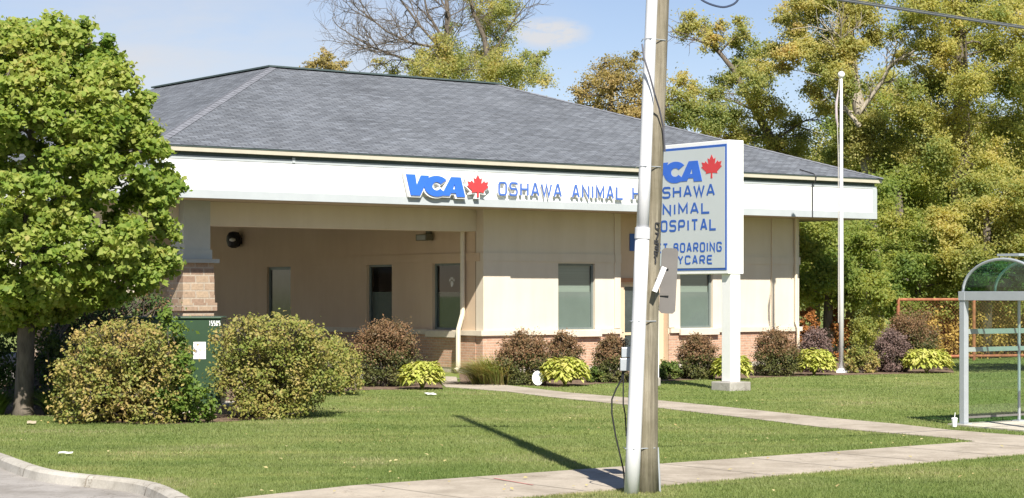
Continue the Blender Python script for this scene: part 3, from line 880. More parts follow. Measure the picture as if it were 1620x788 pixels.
# ---------------------------------------------------------------- lettering
def rnd(pts, closed=False, r=0.16):
    out = []; n = len(pts)
    for i, p in enumerate(pts):
        if not closed and i in (0, n - 1):
            out.append(p); continue
        a, b = Vector(pts[i - 1]), Vector(pts[(i + 1) % n]); p = Vector(p)
        d1, d2 = a - p, b - p
        k1, k2 = min(r, d1.length / 2.05), min(r, d2.length / 2.05)
        out.append(tuple(p + d1.normalized() * k1))
        out.append(tuple(p + d1.normalized() * k1 * 0.3 + d2.normalized() * k2 * 0.3))
        out.append(tuple(p + d2.normalized() * k2))
    return out
GL = {  # strokes in a unit box: (points, closed, rounded)
 'O': [([(0, 0), (0, 1), (1, 1), (1, 0)], 1, 1)], 'S': [([(1, .86), (1, 1), (0, 1), (0, .52), (1, .52), (1, 0), (0, 0), (0, .14)], 0, 1)],
 'H': [([(0, 0), (0, 1)], 0, 0), ([(1, 0), (1, 1)], 0, 0), ([(0, .52), (1, .52)], 0, 0)],
 'A': [([(0, 0), (.44, 1), (.56, 1), (1, 0)], 0, 0), ([(.17, .3), (.83, .3)], 0, 0)],
 'W': [([(-.1, 1), (.22, 0), (.5, .95), (.78, 0), (1.1, 1)], 0, 0)], 'N': [([(0, 0), (0, 1), (1, 0), (1, 1)], 0, 0)],
 'I': [([(.5, 0), (.5, 1)], 0, 0)], 'M': [([(0, 0), (0, 1), (.5, .25), (1, 1), (1, 0)], 0, 0)], 'L': [([(0, 1), (0, 0), (1, 0)], 0, 0)],
 'P': [([(0, 0), (0, 1), (1, 1), (1, .42), (0.05, .42)], 0, 1)], 'T': [([(0, 1), (1, 1)], 0, 0), ([(.5, 0), (.5, 1)], 0, 0)],
 'B': [([(0, 0), (0, 1), (.95, 1), (.95, .53), (0.05, .53)], 0, 1), ([(.4, .53), (1, .53), (1, 0), (0, 0)], 0, 1)],
 'D': [([(0, 0), (0, 1), (1, 1), (1, 0)], 1, 1)], 'R': [([(0, 0), (0, 1), (1, 1), (1, .45), (0.05, .45)], 0, 1), ([(.5, .45), (1, 0)], 0, 0)],
 'G': [([(1, .8), (1, 1), (0, 1), (0, 0), (1, 0), (1, .5), (.55, .5)], 0, 1)], 'Y': [([(0, 1), (.5, .45), (1, 1)], 0, 0), ([(.5, 0), (.5, .45)], 0, 0)],
 'C': [([(1, .78), (1, 1), (0, 1), (0, 0), (1, 0), (1, .22)], 0, 1)], 'E': [([(1, 1), (0, 1), (0, 0), (1, 0)], 0, 1), ([(0, .52), (.9, .52)], 0, 0)],
 '&': [([(1, 0), (.2, .75), (.2, 1), (.75, 1), (.75, .72), (0, .35), (0, 0), (.65, 0), (1, .4)], 0, 0)],
 '1': [([(.25, .8), (.6, 1), (.6, 0)], 0, 0)], '5': [([(1, 1), (0, 1), (0, .55), (1, .55), (1, 0), (0, 0)], 0, 0)],
 '8': [([(0, 0), (0, 1), (1, 1), (1, 0)], 1, 0), ([(0, .5), (1, .5)], 0, 0)], '0': [([(0, 0), (0, 1), (1, 1), (1, 0)], 1, 1)],
 '7': [([(0, 1), (1, 1), (.4, 0)], 0, 0)], '2': [([(0, 1), (1, 1), (1, .5), (0, .5), (0, 0), (1, 0)], 0, 0)], '6': [([(1, 1), (0, 1), (0, 0), (1, 0), (1, .5), (0, .5)], 0, 0)],
}
def text(mb, s, x0, x1, z0, z1, sw, y0, y1, slope=0.0):
    """writes s between x0 and x1"""
    wid = {'I': 0.3, ' ': 0.55, 'W': 1.15, 'M': 1.1, '1': 0.7}
    tot = sum(wid.get(c, 1) for c in s) + 0.28 * (len(s) - 1)
    u = (x1 - x0) / tot; x = x0; h = z1 - z0
    for c in s:
        w = wid.get(c, 1) * u
        for k, (pts, cl, ro) in enumerate(GL.get(c, [])):
            q = [(x + sw / 2 + px * (w - sw), z0 + sw / 2 + pz * (h - sw)) for px, pz in pts]
            if ro: q = rnd(q, bool(cl), min(w, h) * 0.2)
            mb.stroke(q, sw, y0 - 0.0008 * k, y1, bool(cl))
        x += w + 0.28 * u
LEAF = [(0, 1), (.10, .80), (.20, .86), (.155, .58), (.31, .74), (.345, .665), (.50, .70), (.445, .53), (.52, .49), (.27, .275), (.30, .20), (.035, .235), (.045, .0)]
LEAF = LEAF + [(-x, z) for x, z in LEAF[:0:-1]]
def arc(cx, cz, rx, rz, a0, a1, n):
    return [(cx + rx * math.cos(R(a0 + (a1 - a0) * i / n)), cz + rz * math.sin(R(a0 + (a1 - a0) * i / n))) for i in range(n + 1)]
LOGO = [  # the heavy slanted monogram: V, C, A (outer outlines and holes, height 1)
 ([(0, 1), (.40, 1), (.475, .48), (.665, .97), (1.02, .97), (.62, 0), (.21, 0)], []),
 (arc(1.36, .48, .56, .50, 38, 318, 22) + arc(1.36, .48, .20, .20, 325, 32, 14), []),
 ([(2.02, .95), (2.45, .95), (2.66, 0), (2.27, 0), (2.23, .17), (2.00, .17), (1.94, .04), (1.58, .04)], [[(2.09, .36), (2.20, .36), (2.17, .62)]]),
]
def grow(poly, d):
    """outline pushed outwards by d"""
    n = len(poly); out = []
    area = sum(poly[i - 1][0] * poly[i][1] - poly[i][0] * poly[i - 1][1] for i in range(n))
    sg = -1 if area > 0 else 1
    for i in range(n):
        a, p, b = Vector(poly[i - 1]), Vector(poly[i]), Vector(poly[(i + 1) % n])
        d1, d2 = (p - a), (b - p)
        d1 = d1.normalized() if d1.length > 1e-6 else d2.normalized(); d2 = d2.normalized() if d2.length > 1e-6 else d1
        n1, n2 = Vector((-d1.y, d1.x)) * sg, Vector((-d2.y, d2.x)) * sg
        m = n1 + n2; m = m.normalized() if m.length > 1e-4 else n1
        q = p + m * d / max(0.5, m.dot(n1))
        out.append((q.x, q.y))
    return out
def place(poly, x0, z0, sx, sz):
    return [(x0 + x * sx, z0 + z * sz) for x, z in poly]

# sign letters along the fascia
FS = thing('fascia_sign', 'raised blue clinic lettering with a red maple leaf along the white fascia', 'sign', CORNER, ROTU)
def fa(x, y): return on_front(x, y, OV + 0.12)
lx0, _ = fa(641, 300); lx1, _ = fa(734.5, 300)
_, lz0 = fa(690, 310.5); _, lz1 = fa(690, 277.5)
sx = (lx1 - lx0) / 2.66; sz = lz1 - lz0
for k, (outl, holes) in enumerate(LOGO):
    o = place(outl, lx0, lz0, sx, sz); hs = [place(h, lx0, lz0, sx, sz) for h in holes]
    yf = -OV - 0.17 - 0.002 * k
    mb = MB(); mb.slab(o, yf, yf + 0.03, hs); lt = mb.build('logo_letter', BLUE, FS)
    mb = MB(); mb.slab(grow(o, 0.045), yf + 0.032, yf + 0.13 + 0.002 * k); mb.build('backing', WHITE, lt)
llx, llz = fa(754.5, 312.0)
_, ltz = fa(754.5, 277.0); l2, _ = fa(771, 300); l1, _ = fa(738, 300)
o = place(LEAF, llx, llz, (l2 - l1) / 1.02, ltz - llz)
mb = MB(); mb.slab(o, -OV - 0.176, -OV - 0.146); lf = mb.build('maple_leaf', RED, FS)
mb = MB(); mb.slab(grow(o, 0.045), -OV - 0.144, -OV - 0.05); mb.build('backing', WHITE, lf)
tz1 = fa(850, 289.5)[1]; tz0 = fa(850, 311.5)[1]
def word(s, xa, xb):
    a, _ = fa(xa, 300); b, _ = fa(xb, 300)
    mb = MB(); text(mb, s, a, b, tz0, tz1, 0.052, -OV - 0.11, -OV - 0.095)
    wd = mb.build('lettering', LETB, FS)
    mb = MB(); text(mb, s, a - 0.012, b + 0.012, tz0 - 0.012, tz1 + 0.012, 0.080, -OV - 0.094, -OV - 0.05)
    mb.build('backing', WHITE, wd)
word('OSHAWA', 789, 889.5); word('ANIMAL', 905.5, 987); word('HOSPITAL', 1001, 1112)

# ---------------------------------------------------------------- roadside pylon sign
SG = thing('pylon_sign', 'white roadside sign with grey face, blue lettering and red maple leaf on a concrete footing', 'sign', G(1155, 617.5), math.atan2(-V.y, -V.x))
sy = G(1155, 617.5).y
def szz(y): return CAMH + (CY - y) / FPX * sy
XR, XL = 0.20, -2.84
zt, zb = szz(222.5), szz(433.5)
mb = MB(); mb.box(XL, XR, -0.235, 0.235, zb, zt); cab = mb.build('cabinet', WHITE, SG, bevel=0.012)
mb = MB(); mb.box(XL + 0.05, XR - 0.05, -0.245, -0.2365, zb + 0.09, zt - 0.09); mb.build('border', BLUED, cab)
mb = MB(); mb.box(XL + 0.10, XR - 0.10, -0.252, -0.247, zb + 0.14, zt - 0.15); mb.build('face', SIGNFACE, cab)
def sx_(px): return XR - (1140 - px) * 0.0222
for k, (outl, holes) in enumerate(LOGO):
    f = lambda p: place(p, sx_(1014), szz(285), (sx_(1101) - sx_(1014)) / 2.66, szz(250) - szz(285))
    mb = MB(); mb.slab(f(outl), -0.258 - 0.001 * k, -0.2535, [f(h) for h in holes]); mb.build('logo_letter', BLUE, cab)
mb = MB(); mb.slab(place(LEAF, sx_(1115.5), szz(281.5), (sx_(1131) - sx_(1100)) / 1.02, szz(244) - szz(281.5)), -0.2585, -0.2535); mb.build('maple_leaf', RED, cab)
for s, xa, xb, ya, yb, sw in (('OSHAWA', 1021, 1120.5, 310, 290.5, 0.052), ('ANIMAL', 1021, 1113, 337.5, 318.5, 0.052), ('HOSPITAL', 1021, 1123, 364.5, 345, 0.052),
                              ('PET BOARDING', 1018, 1131, 398.5, 382.5, 0.042), ('& DAYCARE', 1021, 1117, 418, 403, 0.042)):
    mb = MB(); text(mb, s, sx_(xa), sx_(xb), szz(ya), szz(yb), sw, -0.257, -0.2535); mb.build('lettering', BLUED, cab)
FOOT = concrete_mat('footing_concrete', (0.36, 0.34, 0.31))
for xc, hp, hf in ((0.03, 0.15, 0.32), (-2.70, 0.10, 0.13)):
    mb = MB(); mb.box(xc - hp, xc + hp, -hp, hp, 0.2, zb - 0.001); mb.build('post', WHITE, SG, bevel=0.01)
    mb = MB(); mb.box(xc - hf, xc + hf, -hf, hf, -0.1, 0.2); mb.build('footing', FOOT, SG, bevel=0.02)

# ---------------------------------------------------------------- flagpole
FP = thing('flagpole', 'tall slim white flagpole with a ball on top and no flag, on the lawn', 'flagpole', G(1331, 590))
fd = G(1331, 590).y; fz = CAMH + (CY - 122) / FPX * fd
mb = MB(); mb.tube([(0, 0, 0.05), (0, 0, 2.5), (0, 0, fz)], [0.072, 0.066, 0.038], 14); mb.build('pole', mat('pole_white', (0.66, 0.66, 0.66), 0.35, metal=0.2, var=0.04), FP, smooth=True)
mb = MB(); mb.lathe([(0.002, -0.1), (0.06, -0.08), (0.095, -0.02), (0.10, 0.03), (0.07, 0.08), (0.002, 0.11)], 16, (0, 0, fz + 0.06)); mb.build('ball', WHITE, FP, smooth=True)
mb = MB(); mb.box(-0.16, 0.16, -0.16, 0.16, -0.02, 0.06); mb.lathe([(0.14, 0.06), (0.12, 0.1), (0.085, 0.12)], 16); mb.build('base', WHITE, FP)
mb = MB(); mb.tube([(-0.06, -0.03, fz - 0.05), (-0.13, -0.04, fz - 0.9), (-0.09, -0.04, fz - 2.2), (-0.085, -0.04, 1.4)], 0.012, 5); mb.build('halyard', mat('rope', (0.45, 0.43, 0.4)), FP)
mb = MB(); mb.tube([(-0.085, -0.03, fz - 0.35), (-0.15, -0.04, fz - 0.75), (-0.14, -0.04, fz - 1.15), (-0.10, -0.03, fz - 1.4)], [0.015, 0.032, 0.038, 0.015], 7); mb.build('rope_bundle', mat('rope_cloth', (0.42, 0.36, 0.38)), FP)

# ---------------------------------------------------------------- utility pole
PB = G(1019, 779)
PL = thing('utility_pole', 'weathered wooden utility pole with a white cable conduit, leaning slightly right beside the sidewalk', 'utility pole', PB)
PH, LEAN = 14.4, 0.031
rp = lambda z: 0.152 - 0.0052 * z
px = lambda z: 0.006 * z + 0.035 * (math.log1p(math.exp((z - 2.0) * 3)) / 3 - 0.001)
mb = MB()
mb.tube([(px(z), 0, z) for z in np.linspace(-0.1, PH, 22)], [rp(z) + (0.012 if z < 0.2 else 0) for z in np.linspace(-0.1, PH, 22)], 20)
mb.build('wood_pole', WOOD, PL, smooth=True)
mb = MB()
rc = lambda z: 0.084 - 0.0022 * min(z, 6)
def cxz(z):                                          # the conduit leans a little more than the wood and stays against it
    x = -0.15 + 0.0412 * z
    return (x, -math.sqrt(max(0.01, (rp(z) + rc(z)) ** 2 - (x - px(z)) ** 2)) - 0.004, z)
zc = CAMH + (CY - 378) / FPX * PB.y
mb.tube([cxz(z) for z in np.linspace(-0.05, zc, 6)], [rc(z) for z in np.linspace(-0.05, zc, 6)], 18)
cond = mb.build('conduit', PVC, PL, smooth=True)
mb = MB()
mb.tube([cxz(z) for z in np.linspace(zc, 7.5, 8)], [rc(z) - 0.008 for z in np.linspace(zc, 7.5, 8)], 18); mb.build('upper_pipe', PVC, cond, smooth=True)
mb = MB(); mb.tube([cxz(zc - 0.004), cxz(zc + 0.12)], [rc(zc) + 0.008, rc(zc) + 0.006], 24); mb.build('coupling', PVC, cond)
for z in (0.5, 1.9, 3.6, 5.0):
    mb = MB()
    mb.tube([(cxz(z)[0] - rc(z) - 0.012, 0.02, z), (cxz(z)[0] - rc(z) - 0.006, cxz(z)[1] - 0.03, z), (cxz(z)[0], cxz(z)[1] - rc(z) - 0.004, z), (cxz(z)[0] + rc(z) + 0.006, cxz(z)[1] + 0.02, z), (px(z) + rp(z) * .75, -rp(z) * .7, z)], 0.006, 5)
    mb.build('strap', ALU, cond)
# thin lead that wraps across the pipe and the wood
def at_pole(x, y, off=0.0):
    d = PB.y - 0.3 - off
    return tuple(D(x, y, d) - PB)
mb = MB(); mb.tube([at_pole(1016, 70, -0.1), at_pole(1019, 92, 0.02), at_pole(1028, 120, 0.03), at_pole(1036, 150, 0.0), at_pole(1043, 172, -0.1), at_pole(1049, 200, -0.17), at_pole(1052, 240, -0.22)], 0.010, 6)
mb.build('lead_wire', mat('lead_grey', (0.09, 0.09, 0.11), 0.5), PL)
# number written up the pole, on small embossed tags
mb = MB()
for k, (c, y) in enumerate(zip('C752', (358, 374, 386, 398))):
    z = CAMH + (CY - y) / FPX * 22.4
    cx_ = px(z) + rp(z) * 0.62
    text(mb, c, cx_ - 0.028, cx_ + 0.028, z - 0.04, z + 0.04, 0.016, -rp(z) * 0.80 - 0.015, -rp(z) * 0.80 + 0.01)
for c, y in zip('1', (411,)):
    z = CAMH + (CY - y) / FPX * 22.4; cx_ = px(z) + rp(z) * 0.55
    text(mb, c, cx_ - 0.028, cx_ + 0.028, z - 0.05, z + 0.05, 0.018, -rp(z) * 0.84 - 0.015, -rp(z) * 0.84 + 0.01)
mb.build('pole_number', BLACK, PL)
# junction box with two leads
bx = D(986, 568, PB.y) - PB
mb = MB(); mb.box(bx.x - 0.035, bx.x + 0.09, -0.05, 0.06, bx.z - 0.13, bx.z + 0.01); mb.box(bx.x - 0.02, bx.x + 0.09, -0.035, 0.05, bx.z + 0.02, bx.z + 0.13)
jb = mb.build('junction_box', ALU, PL, bevel=0.006)
pp = lambda x, y, dy=0.0: tuple(D(x, y, PB.y + dy) - PB)
mb = MB(); mb.tube([pp(985, 580), pp(984, 600), pp(975, 615), pp(968, 632), pp(968, 655), pp(974, 690), pp(981, 720), pp(986, 742), pp(989, 770)], 0.009, 6); mb.build('cable', BLACK, jb)
mb = MB(); mb.tube([pp(987, 580), pp(986, 610), pp(986, 640), pp(989, 655), pp(991, 690)], 0.008, 6); mb.build('cable', BLACK, jb)
mb = MB(); mb.tube([(0.15, -0.02, 0.5), (0.165, -0.03, 0.2), (0.175, -0.03, -0.03)], 0.012, 6); mb.build('ground_rod', ALU, PL)
mb = MB(); mb.box(px(11.6) - 0.55, px(11.6) + 0.55, -0.24, -0.15, 11.5, 11.6); mb.build('crossarm', WOOD, PL)
# sign seen from the back, and a small white one, both fixed to the pole
s1 = D(1055, 445, PB.y + 0.15)
RS = thing('sign_back', 'grey metal back of a narrow street sign bolted to the right of the utility pole', 'sign', s1 - Vector((0, 0, 0.36)))
mb = MB()
hw, hh = 0.093, 0.365
mb.slab([(-hw, .03), (-hw + .03, 0), (hw - .03, 0), (hw, .03), (hw, 2 * hh - .03), (hw - .03, 2 * hh), (-hw + .03, 2 * hh), (-hw, 2 * hh - .03)], -0.004, 0.004)
o = mb.build('plate', GALV, RS); o.rotation_euler = (0, R(3), R(8))
mb = MB(); mb.box(-0.10, 0.02, -0.03, -0.006, 0.50, 0.53); mb.box(-0.10, 0.02, -0.03, -0.006, 0.2, 0.23); mb.build('bracket', GALV, RS)
s2 = D(1043, 442, PB.y - 0.22)
WS = thing('small_plate', 'small white tilted plate fixed to the front of the utility pole', 'sign', s2)
mb = MB(); mb.box(-0.026, 0.026, -0.05, 0.08, -0.145, 0.145); o = mb.build('plate', WHITE, WS); o.rotation_euler = (0, R(22), 0)
mb = MB(); mb.box(-0.03, 0.03, 0.02, 0.20, -0.015, 0.015); mb.build('bracket', GALV, WS)

# overhead strand along the street with its slack loop
def strand(t, z0, z1, sag, L):
    k = t / L
    return z0 + (z1 - z0) * k - 4 * sag * k * (1 - k)
P0 = PB + Vector((px(5.9), -0.2, 5.72))
L = 46.0
mb = MB()
pts = []
for t in list(np.linspace(0, 12, 25)) + list(np.linspace(13, L, 20)):
    q = P0 + U * t; q.z = strand(t, 5.74, 5.9, 0.36, L); pts.append(q)
mb.tube(pts, 0.014, 6)
mb.tube([p + Vector((0, 0, 0.022)) for p in pts], 0.007, 5)
tag(mb.build('overhead_cable', mat('cable_grey', (0.10, 0.11, 0.12), 0.6)), 'dark overhead cable running from the utility pole to the upper right', 'cable')
mb = MB()
lp = [(1084, -40), (1096, -16), (1108, -2), (1122, 6), (1140, 11), (1152, 10), (1164, 4), (1171, -8), (1178, -30)]
mb.tube(smooth_line([(x, y, 0) for x, y in lp], 4) and [D(p.x, p.y, 23.5) for p in smooth_line([(x, y) for x, y in lp], 4)], 0.012, 6)
tag(mb.build('cable_loop', mat('cable_blue', (0.03, 0.045, 0.09), 0.5)), 'slack loop of dark cable hanging at the top of the photo right of the pole', 'cable')

# ---------------------------------------------------------------- bus shelter
BS = thing('bus_shelter', 'glass bus shelter with a grey frame and rounded green glass roof at the right edge', 'bus shelter', SH + Vector((0, 0, 0.03)), ROTU)
SWD, SLN, ZB0, ZB1 = 1.62, 3.9, 2.06, 2.21
p = 0.055
for x in (0, 1.4, 2.8, SLN):
    p_ = p if x in (0, SLN) else 0.02
    mb = MB(); mb.box(x - p_, x + p_, -p_, p_, 0.02, ZB0); ps = mb.build('post', ALU, BS, bevel=0.008)
    mb = MB(); mb.box(x - 0.1, x + 0.1, -0.09, 0.09, 0, 0.02); mb.build('foot_plate', ALU, ps)
for x in (0, SLN):
    mb = MB(); mb.box(x - p, x + p, -SWD - p, -SWD + p, 0.02, ZB0); mb.build('post', ALU, BS, bevel=0.008)
    mb = MB(); mb.box(x - 0.065, x + 0.065, -SWD + 0.065, -0.065, ZB0 + 0.001, ZB1); mb.build('beam', ALU, BS, bevel=0.006)
for y in (0, -SWD):
    mb = MB(); mb.box(-0.07, SLN + 0.07, y - 0.07, y + 0.065, ZB0, ZB1 + 0.001); mb.build('beam', ALU, BS, bevel=0.006)
RH = 0.53
def archpt(a, r=1.0): return (-SWD / 2 + (SWD / 2 + 0.02) * r * math.cos(a), ZB1 + RH * r * math.sin(a))
for x in (0, 0.8, 1.6, 2.4, 3.2, SLN):
    mb = MB(); mb.tube([(x, *archpt(math.pi * k / 18)) for k in range(19)], 0.024, 8); mb.build('roof_rib', ALU, BS, smooth=True)
mb = MB()
for k in range(18):
    a, b = math.pi * k / 18, math.pi * (k + 1) / 18
    mb.quad((0, *archpt(a, 0.985)), (SLN, *archpt(a, 0.985)), (SLN, *archpt(b, 0.985)), (0, *archpt(b, 0.985)))
mb.build('roof_glass', VAULTG, BS, recalc=False)
for x in (0.012, SLN - 0.012):
    mb = MB(); mb.poly([(x, *archpt(math.pi * k / 18, 0.97)) for k in range(19)]); mb.build('end_glass', VAULTG, BS, recalc=False)
for x0_, x1_ in ((0.06, 1.37), (1.43, 2.77), (2.83, SLN - 0.06)):
    mb = MB(); mb.quad((x0_, 0, 0.13), (x1_, 0, 0.13), (x1_, 0, ZB0 - 0.02), (x0_, 0, ZB0 - 0.02)); pn = mb.build('back_pane', SHGLASS, BS)
    mb = MB()
    for za, zb_ in ((1.50, 1.585), (1.205, 1.28)):
        mb.box(x0_, x1_, -0.012, -0.007, za, zb_)
    mb.build('frosted_strip', FROST, pn)
    mb = MB(); mb.box(x0_ - 0.005, x1_ + 0.005, -0.012, 0.012, 0.095, 0.128); mb.build('rail', GALV, pn)
mb = MB(); mb.quad((SLN, -SWD + 0.07, 0.13), (SLN, -0.07, 0.13), (SLN, -0.07, ZB0 - 0.02), (SLN, -SWD + 0.07, ZB0 - 0.02)); mb.build('end_pane', SHGLASS, BS)
mb = MB(); mb.box(0.12, 2.6, -1.05, -0.6, ZB1 + RH + 0.05, ZB1 + RH + 0.09); mb.box(0.78, 0.82, -0.85, -0.8, ZB1 + RH + 0.02, ZB1 + RH + 0.049); mb.box(2.38, 2.42, -0.85, -0.8, ZB1 + RH + 0.02, ZB1 + RH + 0.049)
mb.build('roof_panel', ALU, BS)

CUP = thing('paper_cup', 'white takeaway cup with lid and straw left on the concrete by the shelter post', 'cup', G(1510, 677) + Vector((0, 0, 0.018)))
mb = MB(); mb.lathe([(0.036, 0), (0.050, 0.125)], 16); mb.build('cup', WHITE, CUP, smooth=False)
mb = MB(); mb.lathe([(0.053, 0.125), (0.053, 0.135), (0.042, 0.15)], 16); mb.build('lid', WHITE, CUP)
mb = MB(); mb.tube([(0, 0, 0.14), (0.012, 0, 0.235)], 0.006, 6); mb.build('straw', WHITE, CUP)

# ---------------------------------------------------------------- transformer cabinet
TB = G(308, 655)
TC = thing('transformer_cabinet', 'dark green utility cabinet with a white notice, half hidden between clipped shrubs', 'utility cabinet', TB, R(4))
td = TB.y
xl, xr = (196 - 308) / FPX * td, (349 - 308) / FPX * td
ztop = CAMH + (CY - 502) / FPX * td
mb = MB(); mb.box(xl, xr, 0, 1.3, 0.16, ztop - 0.03); mb.build('cabinet', CABGREEN, TC, bevel=0.015)
mb = MB(); mb.box(xl - 0.02, xr + 0.015, -0.03, 1.33, ztop - 0.029, ztop + 0.01); mb.build('lid', CABGREEN, TC, bevel=0.012)
mb = MB(); mb.box(xl - 0.12, xr + 0.16, -0.14, 1.45, -0.1, 0.158); mb.build('plinth', concrete_mat('plinth_concrete', (0.45, 0.42, 0.36)), TC, bevel=0.02)
def tx(x): return (x - 308) / FPX * td
def tz(y): return CAMH + (CY - y) / FPX * td
mb = MB(); mb.box(tx(306), tx(325.5), -0.006, -0.001, tz(568), tz(541)); nb = mb.build('notice', WHITE, TC)
PRINT = mat('faint_print', (0.55, 0.56, 0.62), 0.6)
for k, (y, w) in enumerate(((546, .8), (550, .55), (563, .7))):
    mb = MB(); mb.box(tx(308), tx(308) + (tx(324) - tx(308)) * w, -0.0085, -0.0065, tz(y) - 0.006, tz(y) + 0.006); mb.build('printed_line', PRINT, nb)
mb = MB(); mb.slab([(tx(307.5), tz(552)), (tx(312), tz(554)), (tx(313), tz(557)), (tx(309), tz(559))], -0.0085, -0.0065); mb.build('printed_mark', mat('mark_grey', (0.2, 0.2, 0.22)), nb)
mb = MB(); mb.box(tx(250), tx(266), -0.006, -0.001, tz(566), tz(552)); mb.build('notice', WHITE, TC)
mb = MB(); text(mb, '15505', tx(330.5), tx(348.3), tz(515.5), tz(507.5), 0.013, -0.006, -0.001); mb.build('cabinet_number', WHITE, TC)
mb = MB(); mb.box((xl + xr) / 2 - 0.004, (xl + xr) / 2 + 0.004, -0.005, -0.001, 0.2, ztop - 0.06); mb.build('door_gap', BLACK, TC)

# ---------------------------------------------------------------- small things
LS = thing('yard_sign', 'small round white yard sign on a stake beside the yellow hosta', 'sign', G(851, 611))
sc = G(851, 611).y / FPX
mb = MB(); mb.slab([(9.2 * sc * math.cos(6.283 * k / 20), (13 + 11.5 * math.sin(6.283 * k / 20)) * sc) for k in range(20)], -0.008, 0.008); fb = mb.build('board', WHITE, LS)
mb = MB(); mb.slab([(-5 * sc, 17.5 * sc), (0, 21.5 * sc), (5 * sc, 18.5 * sc)], -0.0105, -0.0085); mb.slab([(-4.5 * sc, 6 * sc), (0, 3.5 * sc), (5 * sc, 7 * sc)], -0.0105, -0.0085); mb.build('emblem', mat('faint_blue', (0.35, 0.38, 0.60)), fb)
mb = MB(); mb.tube([(0, 0.02, -0.05), (0, 0.02, 0.3)], 0.012, 6); mb.build('stake', ALU, LS)
GLP = thing('garden_lamp', 'little white garden lamp on a stake behind the round yard sign', 'lamp', G(857, 607.5))
sc = G(857, 607.5).y / FPX
mb = MB(); mb.tube([(0, 0, -0.02), (0, 0, 24 * sc)], 0.018, 8); mb.build('stake', ALU, GLP)
mb = MB(); mb.lathe([(3.4 * sc, 24 * sc), (3.0 * sc, 29 * sc), (1.8 * sc, 33 * sc), (1.6 * sc, 36 * sc), (2.0 * sc, 37 * sc), (1.2 * sc, 41 * sc), (0.5 * sc, 42 * sc)], 12); mb.build('lamp_head', WHITE, GLP, smooth=True)
SCRAP = mat('tan_scrap', (0.42, 0.36, 0.26), 0.9)
def scrap(x, y, w, h, rz, label):
    mb = MB()
    n = 3
    pts = [(-w / 2 + w * k / n, s * h / 2, 0.035 + 0.006 * math.sin(k * 2.1)) for s in (-1, 1) for k in range(n + 1)]
    mb.add(pts, [(k, k + 1, n + 2 + k, n + 1 + k) for k in range(n)])
    o = mb.build('paper_scrap', SCRAP if 'pale' in label else WHITE); o.location = G(x, y) + Vector((0, 0, 0.012)); o.rotation_euler = (0.12, 0, rz)
    so_ = o.modifiers.new('thick', 'SOLIDIFY'); so_.thickness = 0.004
    tag(o, label, 'litter', 'litter on the lawn')
scrap(104, 721, 0.19, 0.10, 0.05, 'long white strip of litter on the grass near the car park kerb')
scrap(681, 626, 0.21, 0.22, 0.4, 'white crumpled paper on the grass in front of the leftmost yellow hosta')
scrap(50, 672, 0.15, 0.22, 0.2, 'pale scrap lying on the grass right of the maple trunk')

# ---------------------------------------------------------------- plants
TEMPLATES = {
 'leaf': (np.array([(-.5, 0, 0), (0, -.30, .06), (.5, 0, -.06), (0, .30, .06)]), np.array([(0, 1, 2, 3)])),
 'broad': (np.array([(-.5, 0, 0), (-.15, -.42, .08), (.5, 0, -.12), (-.15, .42, .08)]), np.array([(0, 1, 2, 3)])),
}
def leaf_cloud(c, size, out, up=0.6, rnd_=0.9, tmpl='leaf', r=rng):
    n = len(c); tv, tf = TEMPLATES[tmpl]
    nrm = out + np.array([0, 0, up]) + 0.75 * np.array(sdir) + r.normal(0, rnd_, (n, 3))
    nrm /= np.linalg.norm(nrm, axis=1)[:, None] + 1e-9
    t = r.normal(0, 1, (n, 3)); t -= (t * nrm).sum(1)[:, None] * nrm
    t /= np.linalg.norm(t, axis=1)[:, None] + 1e-9
    b = np.cross(nrm, t)
    s = np.asarray(size)[:, None, None]
    v = c[:, None, :] + s * (tv[None, :, 0:1] * t[:, None, :] + tv[None, :, 1:2] * b[:, None, :] + tv[None, :, 2:3] * nrm[:, None, :])
    k = len(tv)
    f = tf[None] + (np.arange(n) * k)[:, None, None]
    return v.reshape(-1, 3), f.reshape(-1, tf.shape[1])

def clumps(blobs, n, r, sub=9, spread=0.30, flat=0.6, loose=0.0, ragged=False):
    """leaf positions: blobs > sub-clumps > leaves"""
    B_ = np.array(blobs, float)
    w = B_[:, 3] ** 2; w /= w.sum()
    cs, os_, tw = [], [], []
    for (x, y, z, rad), q in zip(B_, w):
        m = max(6, int(n * q))
        d = r.normal(0, 1, (sub, 3)); d /= np.linalg.norm(d, axis=1)[:, None]
        sc_ = d * (rad * ((0.30 + 0.95 * r.random((sub, 1))) if ragged else (0.45 + 0.5 * r.random((sub, 1))))) * np.array([1, 1, 0.9])
        k = r.integers(0, sub, m)
        off = r.normal(0, 1, (m, 3)) * np.array([1, 1, flat]) * rad * spread * np.where(r.random((m, 1)) < loose, 2.3, 1.0)
        p = np.array([x, y, z]) + sc_[k] + off
        cs.append(p)
        o = p - np.array([x, y, z]); o /= np.linalg.norm(o, axis=1)[:, None] + 1e-6
        os_.append(o)
        for s in sc_: tw.append(((x, y, z), (x + s[0], y + s[1], z + s[2]), rad))
    return np.concatenate(cs), np.concatenate(os_), tw

